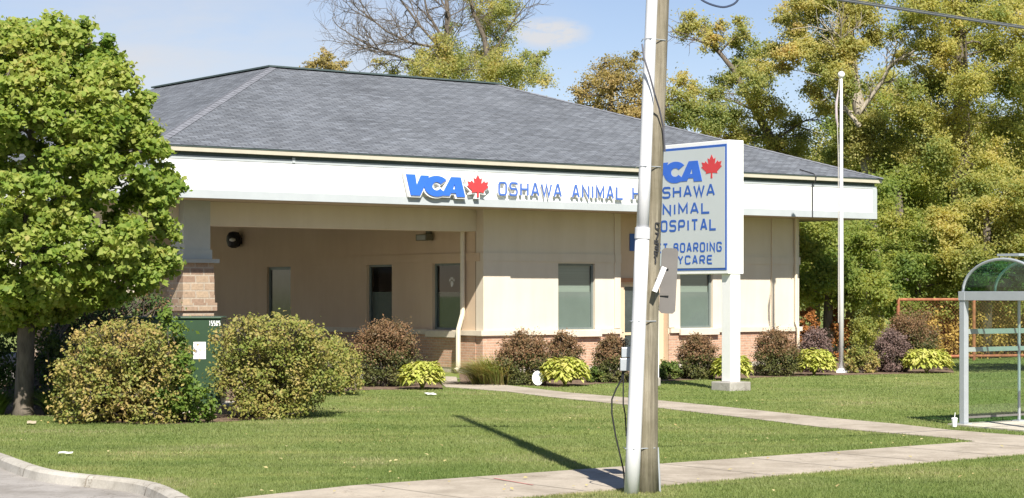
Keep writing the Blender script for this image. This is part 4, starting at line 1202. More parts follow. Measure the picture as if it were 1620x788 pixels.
def skeleton(mb, trunk, blobs, twigs, r, rl=0.06, bow=0.12, twig_r=0.010):
    """trunk: list of (x,y,z,radius). Limbs grow from the nearest lower wood to every blob."""
    nodes = []
    for i in range(len(trunk) - 1):
        a, b = np.array(trunk[i]), np.array(trunk[i + 1])
        for k in range(6): nodes.append((a + (b - a) * k / 6, 0.0))
    nodes.append((np.array(trunk[-1]), 0.0))
    mb.tube([t[:3] for t in trunk], [t[3] for t in trunk], 9)
    order = sorted(blobs, key=lambda b: min(np.linalg.norm(np.array(b[:3]) - n_[0][:3]) for n_ in nodes))
    for b in order:
        bp = np.array(b[:3]); best = None
        for q, dep in nodes:
            dv = bp - q[:3]; L_ = np.linalg.norm(dv)
            if L_ < 0.05: continue
            c = L_ + 0.35 * dep + (2.0 * max(0, -dv[2] + 0.05 * L_))
            if best is None or c < best[0]: best = (c, q, dep, L_)
        _, q, dep, L_ = best
        r0 = min(q[3] * 0.7, rl * (0.5 + 0.25 * L_)); r1 = max(0.012, r0 * 0.4)
        mid = (q[:3] + bp) / 2 + np.array([0, 0, bow * L_]) + r.normal(0, 0.06, 3) * L_
        path = [(1 - t) ** 2 * q[:3] + 2 * t * (1 - t) * mid + t * t * bp for t in np.linspace(0, 1, 6)]
        mb.tube([tuple(p_) for p_ in path], list(np.linspace(r0, r1, 6)), 6, cap=False)
        for t, p_ in zip(np.linspace(0, 1, 6)[2:], path[2:]): nodes.append((np.append(p_, r0 + (r1 - r0) * t), dep + L_ * t))
    for a, b, rad in twigs:
        mb.tube([a, b], [twig_r, twig_r * 0.4], 3, cap=False)

def bare(mb, p, d, L_, rad, lev, r, up=0.12):
    """leafless branching"""
    p = Vector(p); d = Vector(d).normalized(); pts = [p.copy()]; n = 5
    for k in range(n):
        d = (d + Vector(r.normal(0, 0.16, 3)) + Vector((0, 0, up * 0.4))).normalized()
        p = p + d * L_ / n; pts.append(p.copy())
    mb.tube([tuple(q) for q in pts], list(np.linspace(rad, rad * 0.45, n + 1)), 5 if lev > 1 else 3, cap=False)
    if lev == 0: return
    for k in range(2, n + 1):
        for _ in range(2 if r.random() < 0.65 else 1):
            side = Vector(r.normal(0, 1, 3)); side = (side - d * side.dot(d)).normalized()
            bare(mb, pts[k], d * 0.75 + side * (0.55 + 0.3 * r.random()), L_ * (0.45 + 0.25 * r.random()), rad * 0.5, lev - 1, r, up)

def tree(name, label, cat, trunk, blobs, n, size, lm, bark, seed, sub=9, spread=0.3, flat=0.6, up=0.6, tmpl='leaf', group=None, rl=0.07, extra=None, twig_r=0.012, loose=0.0, ragged=False):
    r = np.random.default_rng(seed)
    base = Vector(trunk[0][:3]); base.z = max(base.z, 0)
    root = thing(name, label, cat, base, 0, group)
    off = np.array([base.x, base.y, base.z])
    trunk = [(t[0] - off[0], t[1] - off[1], t[2] - off[2], t[3]) for t in trunk]
    blobs = [(b[0] - off[0], b[1] - off[1], b[2] - off[2], b[3]) for b in blobs]
    c, o, tw = clumps(blobs, n, r, sub, spread, flat, loose, ragged)
    c[:, 2] = np.maximum(c[:, 2], 0.05)
    mb = MB(); skeleton(mb, trunk, blobs, tw, r, rl, twig_r=twig_r)
    if extra: extra(mb, off, r)
    mb.build('trunk', bark, root, recalc=False, smooth=True)
    s = size * (0.65 + 0.7 * r.random(len(c)))
    v, f = leaf_cloud(c, s, o * 0.4, up * 0.4, 0.75, tmpl, r)
    arrays_to_mesh('crown', v, f, lm, root)
    return root

def shrub(name, label, blobs, base, n, size, lm, seed, group=None, cat='shrub', sub=10, spread=0.32, stems=BARKD, up=0.45, stem_r=0.012, lower=None):
    r = np.random.default_rng(seed)
    root = thing(name, label, cat, base, 0, group)
    off = np.array(base)
    bl = [(b[0] - off[0], b[1] - off[1], b[2] - off[2], b[3]) for b in blobs]
    c, o, tw = clumps(bl, n, r, sub, spread, 0.85, 0.0 if lower else 0.10)
    c[:, 2] = np.abs(c[:, 2]) + 0.02
    mb = MB()
    for x, y, z, rad in bl:
        a = r.normal(0, 0.12, 2)
        mb.tube([(a[0], a[1], -0.03), ((x + a[0]) * 0.6, (y + a[1]) * 0.6, z * 0.5), (x, y, z)], [stem_r * 1.4, stem_r, stem_r * 0.6], 4, cap=False)
    for a, b, rad in tw: mb.tube([a, b], [stem_r * 0.45, stem_r * 0.25], 3, cap=False)
    mb.build('stems', stems, root, recalc=False)
    s = size * (0.6 + 0.8 * r.random(len(c)))
    v, f = leaf_cloud(c, s, o * 0.6, up * 0.5, 0.75, 'leaf', r)
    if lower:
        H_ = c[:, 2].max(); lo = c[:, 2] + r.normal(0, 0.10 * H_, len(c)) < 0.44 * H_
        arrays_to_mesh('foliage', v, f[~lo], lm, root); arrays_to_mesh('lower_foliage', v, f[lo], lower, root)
    else:
        arrays_to_mesh('foliage', v, f, lm, root)
    return root
def dome_blobs(cx, yb, w, h, d, r, n=16, k=0.30):
    """blobs over a rounded shrub: pixel centre and base line, width and height in pixels, depth d"""
    s = d / FPX; W_, H_ = w * s / 2, h * s
    d2 = d + 0.75 * W_; c = D(cx, CY, d2); c.z = 0
    out = []
    for i in range(n):
        a = 6.283 * (i * 0.618 % 1); q = (i + 0.5) / n
        el = math.asin(q * 0.98); rr_ = math.cos(el)
        rad = k * min(W_ * 1.1, H_ * 0.62) * (0.85 + 0.35 * r.random())
        out.append((c.x + (W_ - rad * 0.9) * rr_ * math.cos(a) * 1.0, c.y + (W_ - rad * 0.9) * rr_ * math.sin(a), max(rad * 0.7, H_ * 0.30 + (H_ * 0.70 - rad) * math.sin(el)), rad))
    for i in range(n // 2):                               # skirt
        a = 6.283 * i / (n // 2) + 0.3
        rad = k * min(W_, H_ * 0.6) * (0.8 + 0.3 * r.random())
        out.append((c.x + (W_ * 0.9 - rad) * math.cos(a), c.y + (W_ * 0.9 - rad) * math.sin(a), rad * 0.9, rad))
    out.append((c.x, c.y, H_ * 0.45, min(W_, H_ * 0.5) * 0.6))
    return out, c

L_MAPLE = leaf_mat('maple_leaves', [(0.079, 0.157, 0.024), (0.171, 0.262, 0.042), (0.273, 0.348, 0.071), (0.375, 0.412, 0.108), (0.42, 0.348, 0.12)], 0.5, 1.1, 0.45)
L_SAP = leaf_mat('sapling_leaves', [(0.06, 0.12, 0.02), (0.12, 0.19, 0.03), (0.21, 0.26, 0.05)], 0.35, 2.0, 0.6)
L_HEDGE = leaf_mat('hedge_leaves', [(0.097, 0.15, 0.028), (0.208, 0.232, 0.054), (0.347, 0.275, 0.089), (0.473, 0.314, 0.151)], 0.3, 2.2, 0.38)
L_HEDGE2 = leaf_mat('hedge_leaves_green', [(0.102, 0.153, 0.027), (0.195, 0.228, 0.049), (0.311, 0.268, 0.078), (0.391, 0.28, 0.121)], 0.3, 2.2, 0.38)
L_BARB = leaf_mat('barberry_leaves', [(0.065, 0.07, 0.022), (0.125, 0.085, 0.038), (0.19, 0.105, 0.052), (0.26, 0.155, 0.085)], 0.15, 2.6, 0.5)
L_PURP = leaf_mat('purple_leaves', [(0.066, 0.048, 0.042), (0.15, 0.096, 0.084), (0.204, 0.144, 0.12)], 0.1, 2.5, 0.6)
L_BUSHG = leaf_mat('bush_green', [(0.046, 0.091, 0.016), (0.091, 0.137, 0.026), (0.182, 0.169, 0.046)], 0.2, 2.5, 0.5)
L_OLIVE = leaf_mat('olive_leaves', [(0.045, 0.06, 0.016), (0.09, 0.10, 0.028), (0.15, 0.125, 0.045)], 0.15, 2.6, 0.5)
L_HOSTA = leaf_mat('hosta_leaves', [(0.27, 0.34, 0.05), (0.44, 0.46, 0.1), (0.58, 0.53, 0.2)], 0.3, 3.0, 0.6)
L_DARKG = leaf_mat('dark_green_leaves', [(0.024, 0.054, 0.014), (0.054, 0.096, 0.022), (0.108, 0.144, 0.036)], 0.2, 2.0, 0.5)
L_AUT = leaf_mat('autumn_mixed', [(0.114, 0.171, 0.061), (0.239, 0.295, 0.096), (0.391, 0.393, 0.133), (0.548, 0.483, 0.18), (0.62, 0.446, 0.235)], 0.6, 0.5, 0.32)
L_YEL = leaf_mat('autumn_yellow', [(0.11, 0.174, 0.054), (0.234, 0.292, 0.087), (0.392, 0.395, 0.116), (0.562, 0.504, 0.173), (0.62, 0.489, 0.232)], 0.6, 0.45, 0.32)
L_GRN = leaf_mat('late_green', [(0.095, 0.17, 0.049), (0.222, 0.299, 0.071), (0.367, 0.393, 0.101), (0.557, 0.492, 0.164)], 0.6, 0.45, 0.32)
L_OR = leaf_mat('autumn_orange', [(0.168, 0.168, 0.052), (0.284, 0.242, 0.081), (0.399, 0.304, 0.115), (0.462, 0.326, 0.172)], 0.45, 0.6, 0.35)
L_RUSTY = leaf_mat('rust_orange_leaves', [(0.16, 0.09, 0.025), (0.34, 0.14, 0.04), (0.44, 0.18, 0.055)], 0.25, 1.5, 0.6)
L_GOLD = leaf_mat('golden_leaves', [(0.179, 0.138, 0.034), (0.373, 0.262, 0.062), (0.511, 0.345, 0.097)], 0.25, 1.2, 0.6)

# --- the maple in front of the canopy
def maple():
    r = np.random.default_rng(11)
    b0 = G(37, 657); d = b0.y; s = d / FPX
    ax = D(42, 300, d)
    prof = [(28, 40), (60, 118), (110, 168), (165, 192), (215, 208), (260, 228), (310, 240), (360, 232), (410, 236), (450, 205), (482, 120), (502, 45)]
    blobs = []
    ys = [p_[0] for p_ in prof]; ws = [p_[1] for p_ in prof]
    for i in range(330):
        y = 48 + 454 * ((i + 0.5) / 330) ** 0.92
        w = np.interp(y, ys, ws)
        a = 6.283 * ((i * 0.618034) % 1) + r.normal(0, 0.2)
        q = 1.0 if r.random() < 0.64 else (0.25 + 0.55 * r.random())
        rad = (18 + 15 * r.random()) * s
        R_ = max(0.05, w * s * (0.93 + 0.16 * r.random()) - rad) * q
        blobs.append((ax.x + R_ * math.cos(a) + 0.5 * max(0, (110 - y) * s * 0.35), b0.y + R_ * math.sin(a), CAMH + (CY - y) * s, rad))
    for x, y, rad in ((283, 298, 10), (270, 292, 12), (262, 262, 16), (278, 372, 14), (266, 405, 18), (255, 430, 16), (112, 44, 15), (104, 40, 11), (126, 56, 14), (15, 48, 18)):
        p_ = D(x, y, d - 0.2 + 0.4 * r.random()); blobs.append((p_.x, p_.y, p_.z, rad * s))
    trunk = [(b0.x, b0.y, -0.1, 0.24), (b0.x + 0.0, b0.y, 0.12, 0.185), (b0.x + 0.04, b0.y, 1.0, 0.16), (b0.x + 0.06, b0.y, 1.9, 0.155), (b0.x + 0.1, b0.y, 3.2, 0.11), (b0.x + 0.12, b0.y, 4.8, 0.07), (b0.x + 0.25, b0.y, 6.6, 0.03)]
    tree('maple_tree', 'full green maple with rounded crown standing by the car park at the left edge', 'tree', trunk, blobs, 125000, 0.105, L_MAPLE, BARKD, 12, sub=6, spread=0.34, flat=0.55, up=0.75, tmpl='broad', rl=0.045)
maple()

# --- shrubs
r = np.random.default_rng(5)
def px_blobs(lst, d, jd=0.5, seed=0):
    q = np.random.default_rng(seed); s = d / FPX
    out = []
    for x, y, rad in lst:
        p_ = D(x, y, d + q.normal(0, jd)); out.append((p_.x, p_.y, max(p_.z, rad * s * 0.6), rad * s))
    return out
def hedge_px(cols, d, y0, step, rad, thick, seed):
    """cols: (x, top y) outline; fills the shape down to base line y0 in several rows of depth"""
    q = np.random.default_rng(seed); out = []
    xs = [c[0] for c in cols]; ts = [c[1] for c in cols]
    s = d / FPX
    for row in range(3):
        dy = (row - 1) * thick
        x = xs[0]
        while x <= xs[-1]:
            top = np.interp(x, xs, ts); y = top + rad * 0.8
            while y < y0 + 8:
                rr_ = rad * (0.75 + 0.5 * q.random())
                p_ = D(x + q.normal(0, step * 0.2), y + q.normal(0, 3), d)
                sh = 1 if row != 1 else 1.0
                out.append((p_.x, p_.y + dy + q.normal(0, 0.12), max(0.08, p_.z), rr_ * s))
                y += step * 1.0
            x += step
    for k in range(int((xs[-1] - xs[0]) / 4.5)):          # sprigs that stick out of the top
        x = xs[0] + (xs[-1] - xs[0]) * q.random(); top = np.interp(x, xs, ts)
        p_ = D(x, top - 14 * q.random() + 6, d)
        for j in range(2):
            out.append((p_.x, p_.y + q.normal(0, thick * 0.8), p_.z - j * 4 * s, (3.2 + 1.6 * q.random()) * s))
    return out
b = hedge_px([(108, 565), (122, 530), (165, 516), (215, 512), (250, 520), (275, 545), (294, 600)], 34.7, 660, 24, 17, 0.62, 1)
shrub('clipped_shrub', 'large yellowing leafy shrub right of the maple trunk, in front of the green cabinet', b, G(200, 662), 17000, 0.062, L_HEDGE, 21, 'yellowing shrubs around the green cabinet')
b = hedge_px([(358, 522), (375, 508), (420, 502), (460, 509), (498, 522), (526, 540), (540, 562)], 36.0, 645, 24, 17, 0.65, 2)
b = [q for q in b if not (q[0] > D(505, 0, 36).x and q[2] < 0.40) and not (q[0] < D(382, 0, 36).x and q[2] < 0.5)]
shrub('clipped_shrub', 'broad dense olive-green shrub right of the green cabinet, bulging over the lawn', b, G(425, 655), 19000, 0.058, L_HEDGE2, 22, 'yellowing shrubs around the green cabinet')
b = hedge_px([(500, 556), (520, 545), (545, 540), (562, 560)], 44.0, 605, 20, 13, 0.4, 3)
shrub('clipped_shrub', 'thin loose green shrub between the olive shrub and the first round burgundy shrub', b, G(530, 614), 4500, 0.06, L_HEDGE2, 23, 'yellowing shrubs around the green cabinet')
b = px_blobs([(262, 500, 12), (272, 520, 16), (282, 545, 15), (268, 565, 16), (290, 575, 15), (280, 600, 18), (300, 610, 16), (262, 620, 18), (318, 628, 14), (290, 640, 18), (328, 640, 12), (335, 655, 12), (310, 655, 14), (270, 650, 16), (296, 600, 9), (305, 640, 14)], 34.3, 0.15, 4)
shrub('young_sapling', 'thin bright green sapling growing up against the front of the green cabinet', b, G(290, 667), 2900, 0.075, L_SAP, 24, cat='sapling')
b = px_blobs([(20, 600, 26), (-20, 590, 30), (60, 575, 24), (95, 560, 24), (85, 600, 24), (5, 560, 24), (-25, 550, 26), (20, 530, 22), (-10, 620, 26), (110, 610, 24), (45, 630, 20), (100, 640, 18), (75, 535, 20), (118, 580, 18)], 38.6, 0.3, 5)
shrub('evergreen_bush', 'dark green bush in the shade behind the maple trunk', b, D(60, 655, 38.6) * 1.0 - Vector((0, 0, D(60, 655, 38.6).z)), 6500, 0.075, L_DARKG, 25)
b = px_blobs([(8, 505, 20), (-20, 510, 22), (15, 535, 20), (5, 560, 20), (-15, 560, 24)], 41, 0.3, 6)
b = hedge_px([(95, 490), (130, 474), (165, 468), (200, 472), (235, 466), (265, 486)], 42.5, 600, 26, 17, 0.4, 8)  # added dark hedge, standing in for the dim canopy interior behind
shrub('evergreen_bush', 'added dark green hedge in place of the canopy shade, between the maple trunk and the green cabinet, behind the yellowing shrub', b, D(200, CY, 42.5) * 1.0 - Vector((0, 0, CAMH)), 11000, 0.07, L_DARKG, 27)
shrub('burgundy_shrub', 'reddish shrub cut by the left edge, behind the maple trunk', b, D(2, 640, 41) - Vector((0, 0, D(2, 640, 41).z)), 3500, 0.06, L_BARB, 26)

BARB = 'round burgundy shrubs along the clinic wall'
for i, (cx, yb, w, h, n, lm, lab) in enumerate([
    (611, 613, 112, 112, 12000, L_BARB, 'largest round burgundy shrub, standing alone left of the downspout'),
    (831, 610, 92, 92, 10000, L_BARB, 'round burgundy shrub directly behind the round yard sign'),
    (893, 602, 66, 80, 6000, L_BARB, 'round burgundy shrub right behind the yellow hosta under the left front window'),
    (968, 606, 66, 80, 6500, L_BARB, 'burgundy shrub just left of the utility pole conduit'),
    (1104, 601, 72, 76, 7000, L_BARB, 'burgundy shrub between the utility pole and the roadside sign post'),
    (1228, 596, 84, 80, 8500, L_BARB, 'burgundy shrub right of the roadside sign post, by the clinic corner'),
    (1290, 590, 60, 74, 5000, L_PURP, 'dark purple shrub left of the flagpole, just past the clinic corner'),
    (1442, 585, 98, 100, 11000, L_BARB, 'tall round green-brown shrub in front of the rusty fence'),
    (1412, 590, 60, 72, 6000, L_PURP, 'bare-looking grey purple shrub right of the flagpole')]):
    d = FPX * CAMH / (yb - CY)
    b, c = dome_blobs(cx, yb, w, h, d, r)
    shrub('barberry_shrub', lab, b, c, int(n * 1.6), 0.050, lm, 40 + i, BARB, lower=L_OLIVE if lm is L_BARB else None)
for i, (cx, yb, w, h, n, lab) in enumerate([(1058, 601, 44, 32, 2500, 'low dark green bush just right of the utility pole'),
                                            (1362, 591, 58, 44, 3500, 'low olive bush directly right of the flagpole base'),
                                            (945, 606, 40, 26, 1800, 'low green plant left of the conduit, right of the yellow hosta')]):
    d = FPX * CAMH / (yb - CY)
    b, c = dome_blobs(cx, yb, w, h, d, r, 10)
    shrub('low_bush', lab, b, c, n, 0.06, L_BUSHG if i != 1 else L_HEDGE, 60 + i, 'low green bushes in the front bed')

def hosta(cx, yb, w, h, label, seed):
    q = np.random.default_rng(seed)
    d = FPX * CAMH / (yb - CY); s = d / FPX
    W_, H_ = w * s / 2, h * s
    c = D(cx, CY, d + 0.7 * W_); root = thing('hosta_plant', label, 'plant', (c.x, c.y, 0), 0, 'yellow hostas in the front bed')
    V_, F_ = [], []
    for i in range(950):
        a = q.random() * 6.283; el = math.asin(0.12 + 0.88 * q.random()); k_ = 0.82 + 0.22 * q.random()
        rad = W_ * math.cos(el) ** 0.6 * k_; top = H_ * (0.18 + 0.82 * math.sin(el) ** 0.8) * k_
        L_ = 0.09 + 0.08 * q.random(); wd = L_ * (0.24 + 0.12 * q.random())
        a2 = a + q.normal(0, 1.0); da = np.array([math.cos(a2), math.sin(a2)]); pa = np.array([-da[1], da[0]])
        p0 = np.array([math.cos(a), math.sin(a)]) * (rad - L_ * 0.3)
        tilt = -0.15 + q.normal(0, 0.35); n0 = len(V_)
        for t, ww in ((0.0, 0.15), (0.3, 0.9), (0.65, 1.0), (1.0, 0.04)):
            ctr = p0 + da * L_ * t; z = max(0.03, top + L_ * (tilt * t - 0.35 * t * t)); e = ww * wd
            V_ += [(*(ctr - pa * e), z + e * 0.3), (*ctr, z), (*(ctr + pa * e), z + e * 0.3)]
        for k in range(3):
            for j in range(2): F_.append((n0 + 3 * k + j, n0 + 3 * k + j + 1, n0 + 3 * k + j + 4, n0 + 3 * k + j + 3))
    arrays_to_mesh('leaves', np.array(V_), np.array(F_), L_HOSTA, root, smooth=True)
    mb = MB()
    for k in range(16):
        a = k * 0.393; mb.tube([(0, 0, -0.02), (W_ * 0.35 * math.cos(a), W_ * 0.35 * math.sin(a), H_ * 0.55), (W_ * 0.6 * math.cos(a), W_ * 0.6 * math.sin(a), H_ * 0.75)], 0.008, 4, cap=False)
    mb.build('stalks', L_HOSTA, root, recalc=False)
for i, a in enumerate([(668, 617, 70, 44, 'leftmost yellow-green hosta, in front of the largest burgundy shrub'),
                       (894, 612, 76, 46, 'yellow-green hosta beside the round yard sign'),
                       (1158, 602, 60, 40, 'yellow-green hosta right behind the roadside sign footing'),
                       (1288, 595, 66, 42, 'yellow-green hosta just left of the flagpole'),
                       (1466, 591, 78, 38, 'rightmost yellow-green hosta, in front of the tall round shrub')]):
    hosta(*a, 70 + i)

def tuft(name, label, cx, yb, w, h, n, lm, seed, wd=0.012, lean=0):
    q = np.random.default_rng(seed); d = FPX * CAMH / (yb - CY); s = d / FPX; c = D(cx, yb, d)
    root = thing(name, label, 'plant', (c.x, c.y, 0), 0)
    W_, H_ = w * s / 2, h * s; V_, F_ = [], []
    for i in range(n):
        a = q.random() * 6.283 if lean == 0 else math.pi + q.normal(0, 0.9); rr_ = W_ * q.random() ** 0.5 * (1 if lean == 0 else 1.5); hh = H_ * (0.6 + 0.5 * q.random())
        da = np.array([math.cos(a), math.sin(a)]); pa = np.array([-da[1], da[0]]) * wd
        b0 = da * rr_ * 0.35 + (np.array([q.normal(0, .16), q.normal(0, .16)]) if lean else 0); n0 = len(V_)
        for t in (0, 0.35, 0.7, 1.0):
            ctr = b0 + da * (rr_ * 1.0) * t ** 1.5; z = hh * (1.6 * t - 0.75 * t * t * (0.6 + 0.5 * rr_ / W_))
            k = (1 - t * 0.85)
            V_ += [(*(ctr - pa * k), max(z, 0)), (*(ctr + pa * k), max(z, 0))]
        for k in range(3): F_.append((n0 + 2 * k, n0 + 2 * k + 1, n0 + 2 * k + 3, n0 + 2 * k + 2))
    arrays_to_mesh('blades', np.array(V_), np.array(F_), lm, root)
L_TUFT = leaf_mat('tuft_blades', [(0.131, 0.189, 0.043), (0.246, 0.304, 0.08), (0.392, 0.319, 0.131), (0.478, 0.334, 0.174)], 0.25, 1.5, 0.5)
tuft('ornamental_grass', 'arching green and brown ornamental grass left of the burgundy shrub by the path', 790, 608, 100, 46, 1500, L_TUFT, 80, lean=1)
tuft('fern_clump', 'dark arching leaves at the foot of the maple, right of its trunk', 88, 657, 90, 44, 320, L_DARKG, 81, 0.03)
tuft('fern_clump', 'dark arching leaves in the shade at the left edge of the bed', -5, 657, 60, 40, 240, L_DARKG, 82, 0.03)

# background shrubs and hedge by the fence
for i, (cx, yb, w, h, n, lm, lab) in enumerate([
    (1278, 575, 40, 92, 3500, L_RUSTY, 'orange-red shrub half behind the clinic corner, left of the flagpole'),
    (1322, 572, 52, 92, 5000, L_RUSTY, 'orange-red shrub right behind the flagpole'),
    (1372, 573, 70, 90, 6000, L_YEL, 'yellow-green shrub between the flagpole and the rusty fence')]):
    d = FPX * CAMH / (yb - CY)
    b, c = dome_blobs(cx, yb, w, h, d, r, 14)
    shrub('autumn_shrub', lab, b, c, n, 0.075, lm, 90 + i, 'autumn shrubs in front of the wood')

# --- rusty fence
F0 = G(1421, 572); FD = F0.y
FN = thing('pipe_fence', 'rusty orange pipe-and-mesh fence along the back of the lawn', 'fence', F0, R(20))
fz = CAMH + (CY - 474) / FPX * FD
seg = 2.86
for k in range(6):
    mb = MB(); mb.tube([(k * seg, 0, -0.05), (k * seg, 0, fz)], 0.055, 8); mb.build('post', RUST, FN)
for z in (fz, 0.15):
    mb = MB(); mb.tube([(0, 0, z), (5 * seg, 0, z)], 0.045, 8); mb.build('rail', RUST, FN)
mb = MB()
H_ = fz - 0.2
for k in range(int((5 * seg + H_) / 0.13)):
    x = k * 0.13 - H_
    for sgn in (1, -1):
        xa, xb = x, x + H_
        za, zb_ = (0.17, fz - 0.03) if sgn == 1 else (fz - 0.03, 0.17)
        if xa < 0: za = za + (zb_ - za) * (-xa / H_); xa = 0
        if xb > 5 * seg: zb_ = za + (zb_ - za) * ((5 * seg - xa) / (xb - xa)); xb = 5 * seg
        if xb - xa > 0.05: mb.tube([(xa, 0.004 * sgn, za), (xb, 0.004 * sgn, zb_)], 0.0028, 3, cap=False)
mb.build('wire_mesh', RUST, FN)
b = []
q = np.random.default_rng(31)
for i in range(120):
    x = 1440 + 300 * q.random(); y = 488 + 84 * q.random(); p_ = D(x, y, FD + 2.2 + 2.4 * q.random() + (x - 1440) * 0.009)
    b.append((p_.x, p_.y, max(0.2, p_.z), 0.42 + 0.2 * q.random()))
shrub('golden_hedge', 'tall golden-brown hedge behind the rusty fence, seen through the shelter', b, D(1560, 570, FD + 5) - Vector((0, 0, D(1560, 570, FD + 5).z)), 46000, 0.10, L_GOLD, 32, cat='hedge')

# --- trees behind
def t_at(x, d, *pts):
    """trunk through pixel points (x, y, radius in metres) at depth d, rooted in the ground"""
    out = [(D(x, 500, d).x, d, -0.1, pts[0][2] * 1.15)]
    for px_, py, rad in pts:
        p_ = D(px_, py, d); out.append((p_.x, p_.y, p_.z, rad))
    return out
def leafy(name, label, d, trunk, lst, n, lm, bark, seed, size=0.15, jd=1.2, group='trees of the wood behind the clinic', extra=None, spread=0.27, sub=15):
    return tree(name, label, 'tree', trunk, px_blobs(lst, d, jd, seed), int(n * 3.2), size * 0.66, lm, bark, seed, sub=sub, spread=spread, flat=0.7, up=0.5, group=group, extra=extra, rl=0.05, twig_r=0.016, loose=0.16, ragged=True)

def bare_extra(limbs, d, lev=2, L0=1.7, rad=0.07):
    def fn(mb, off, r):
        for lim in limbs:
            pts = [D(x, y, d + r.normal(0, 0.3)) - Vector(off) for x, y in lim]
            mb.tube([tuple(p_) for p_ in pts], list(np.linspace(rad, rad * 0.5, len(pts))), 6, cap=False)
            for i in range(1, len(pts)):
                dr = (pts[i] - pts[i - 1]).normalized()
                for _ in range(3):
                    side = Vector(r.normal(0, 1, 3)); bare(mb, pts[i].lerp(pts[i - 1], r.random()), dr * 0.8 + side * 0.5, L0 * (0.6 + 0.7 * r.random()), rad * 0.45, lev, r)
            bare(mb, pts[-1], pts[-1] - pts[-2], L0, rad * 0.5, lev, r)
    return fn
d1 = 92
leafy('half_bare_tree', 'half-bare tree behind the roof with a fan of leafless branches reaching left', d1, t_at(706, d1, (704, 300, .26), (702, 150, .2), (705, 80, .14), (708, 20, .1), (700, -60, .05)),
      [(700, 105, 30), (672, 118, 26), (735, 112, 30), (620, 112, 12), (710, 75, 22), (690, 90, 22), (600, 100, 10), (720, 95, 24), (655, 104, 14), (712, 45, 12), (690, 60, 12), (668, 85, 12)],
      4300, L_AUT, BARKD, 101, extra=bare_extra([[(703, 140), (690, 70), (662, 38), (640, 8), (622, -15)], [(700, 125), (662, 100), (619, 86), (590, 75), (566, 62)], [(706, 100), (705, 62), (712, 24), (698, 0)], [(690, 75), (650, 68), (612, 50), (585, 28)], [(700, 60), (676, 20), (668, -20)]], d1))
leafy('half_bare_tree', 'sparse olive tree behind the roof ridge, right of the leafless fan of branches', d1 + 3, t_at(783, d1 + 3, (782, 300, .24), (776, 120, .18), (766, 60, .12), (748, 18, .09), (735, -40, .05)),
      [(785, 60, 22), (800, 35, 20), (775, 85, 24), (795, 95, 24), (765, 110, 26), (770, 25, 22), (805, 8, 18), (780, -8, 24), (815, 105, 20), (832, 90, 14), (845, 120, 20), (790, 120, 26), (818, 128, 22), (862, 128, 14), (850, 100, 10), (755, 85, 16), (862, 84, 8), (740, -10, 14), (848, 90, 10), (765, 45, 14), (790, 15, 18), (755, 20, 10)],
      7200, L_AUT, BARKD, 102, extra=bare_extra([[(778, 90), (800, 50), (830, 10)], [(768, 70), (752, 30), (745, -5)]], d1 + 3, 1, 1.3, .05))
leafy('small_tree', 'little yellowing treetop peeking over the roof ridge near its left end', 88, t_at(520, 88, (518, 300, .14), (515, 120, .08), (512, 85, .04)),
      [(513, 86, 9), (518, 98, 13), (535, 105, 10), (500, 102, 9), (545, 100, 6), (487, 104, 7), (525, 112, 12)], 800, L_OR, BARKD, 103)
leafy('orange_tree', 'rounded orange-gold tree above the roof just left of the utility pole', 84, t_at(965, 84, (965, 300, .2), (966, 190, .14), (968, 120, .07)),
      [(958, 100, 12), (945, 118, 18), (970, 118, 18), (990, 105, 20), (1005, 92, 12), (930, 140, 20), (955, 145, 22), (985, 140, 24), (1010, 130, 22), (915, 150, 12), (950, 168, 20), (985, 172, 24), (1015, 165, 26), (1040, 150, 24), (1050, 180, 24), (1020, 195, 24), (920, 165, 10), (1000, 190, 20)], 5600, L_OR, BARKD, 104)
d4 = 80
leafy('leaning_tree', 'open tree leaning left above the roof, between the roadside sign and the flagpole', d4, t_at(1245, d4, (1238, 290, .24), (1222, 225, .2), (1195, 175, .16), (1160, 110, .11), (1128, 70, .07)),
      [(1095, 32, 16), (1085, 50, 14), (1110, 48, 16), (1125, 62, 18), (1140, 40, 10), (1170, 32, 9), (1178, 52, 14), (1165, 68, 14), (1195, 85, 20), (1175, 100, 18), (1205, 115, 22), (1185, 130, 22), (1150, 130, 18), (1130, 150, 16), (1075, 125, 12), (1095, 140, 14), (1075, 160, 20), (1100, 175, 24), (1130, 185, 24), (1160, 185, 20), (1200, 150, 20), (1215, 180, 24), (1190, 215, 24), (1225, 225, 26), (1160, 215, 22), (1250, 200, 18), (1265, 225, 22), (1120, 205, 18), (1255, 250, 24), (1070, 190, 18)],
      15000, L_AUT, BARKD, 105, extra=bare_extra([[(1160, 110), (1128, 75), (1100, 62)], [(1222, 225), (1250, 205), (1275, 190)], [(1195, 175), (1160, 160), (1120, 150)]], d4, 1, 1.2, .06))
d5 = 76
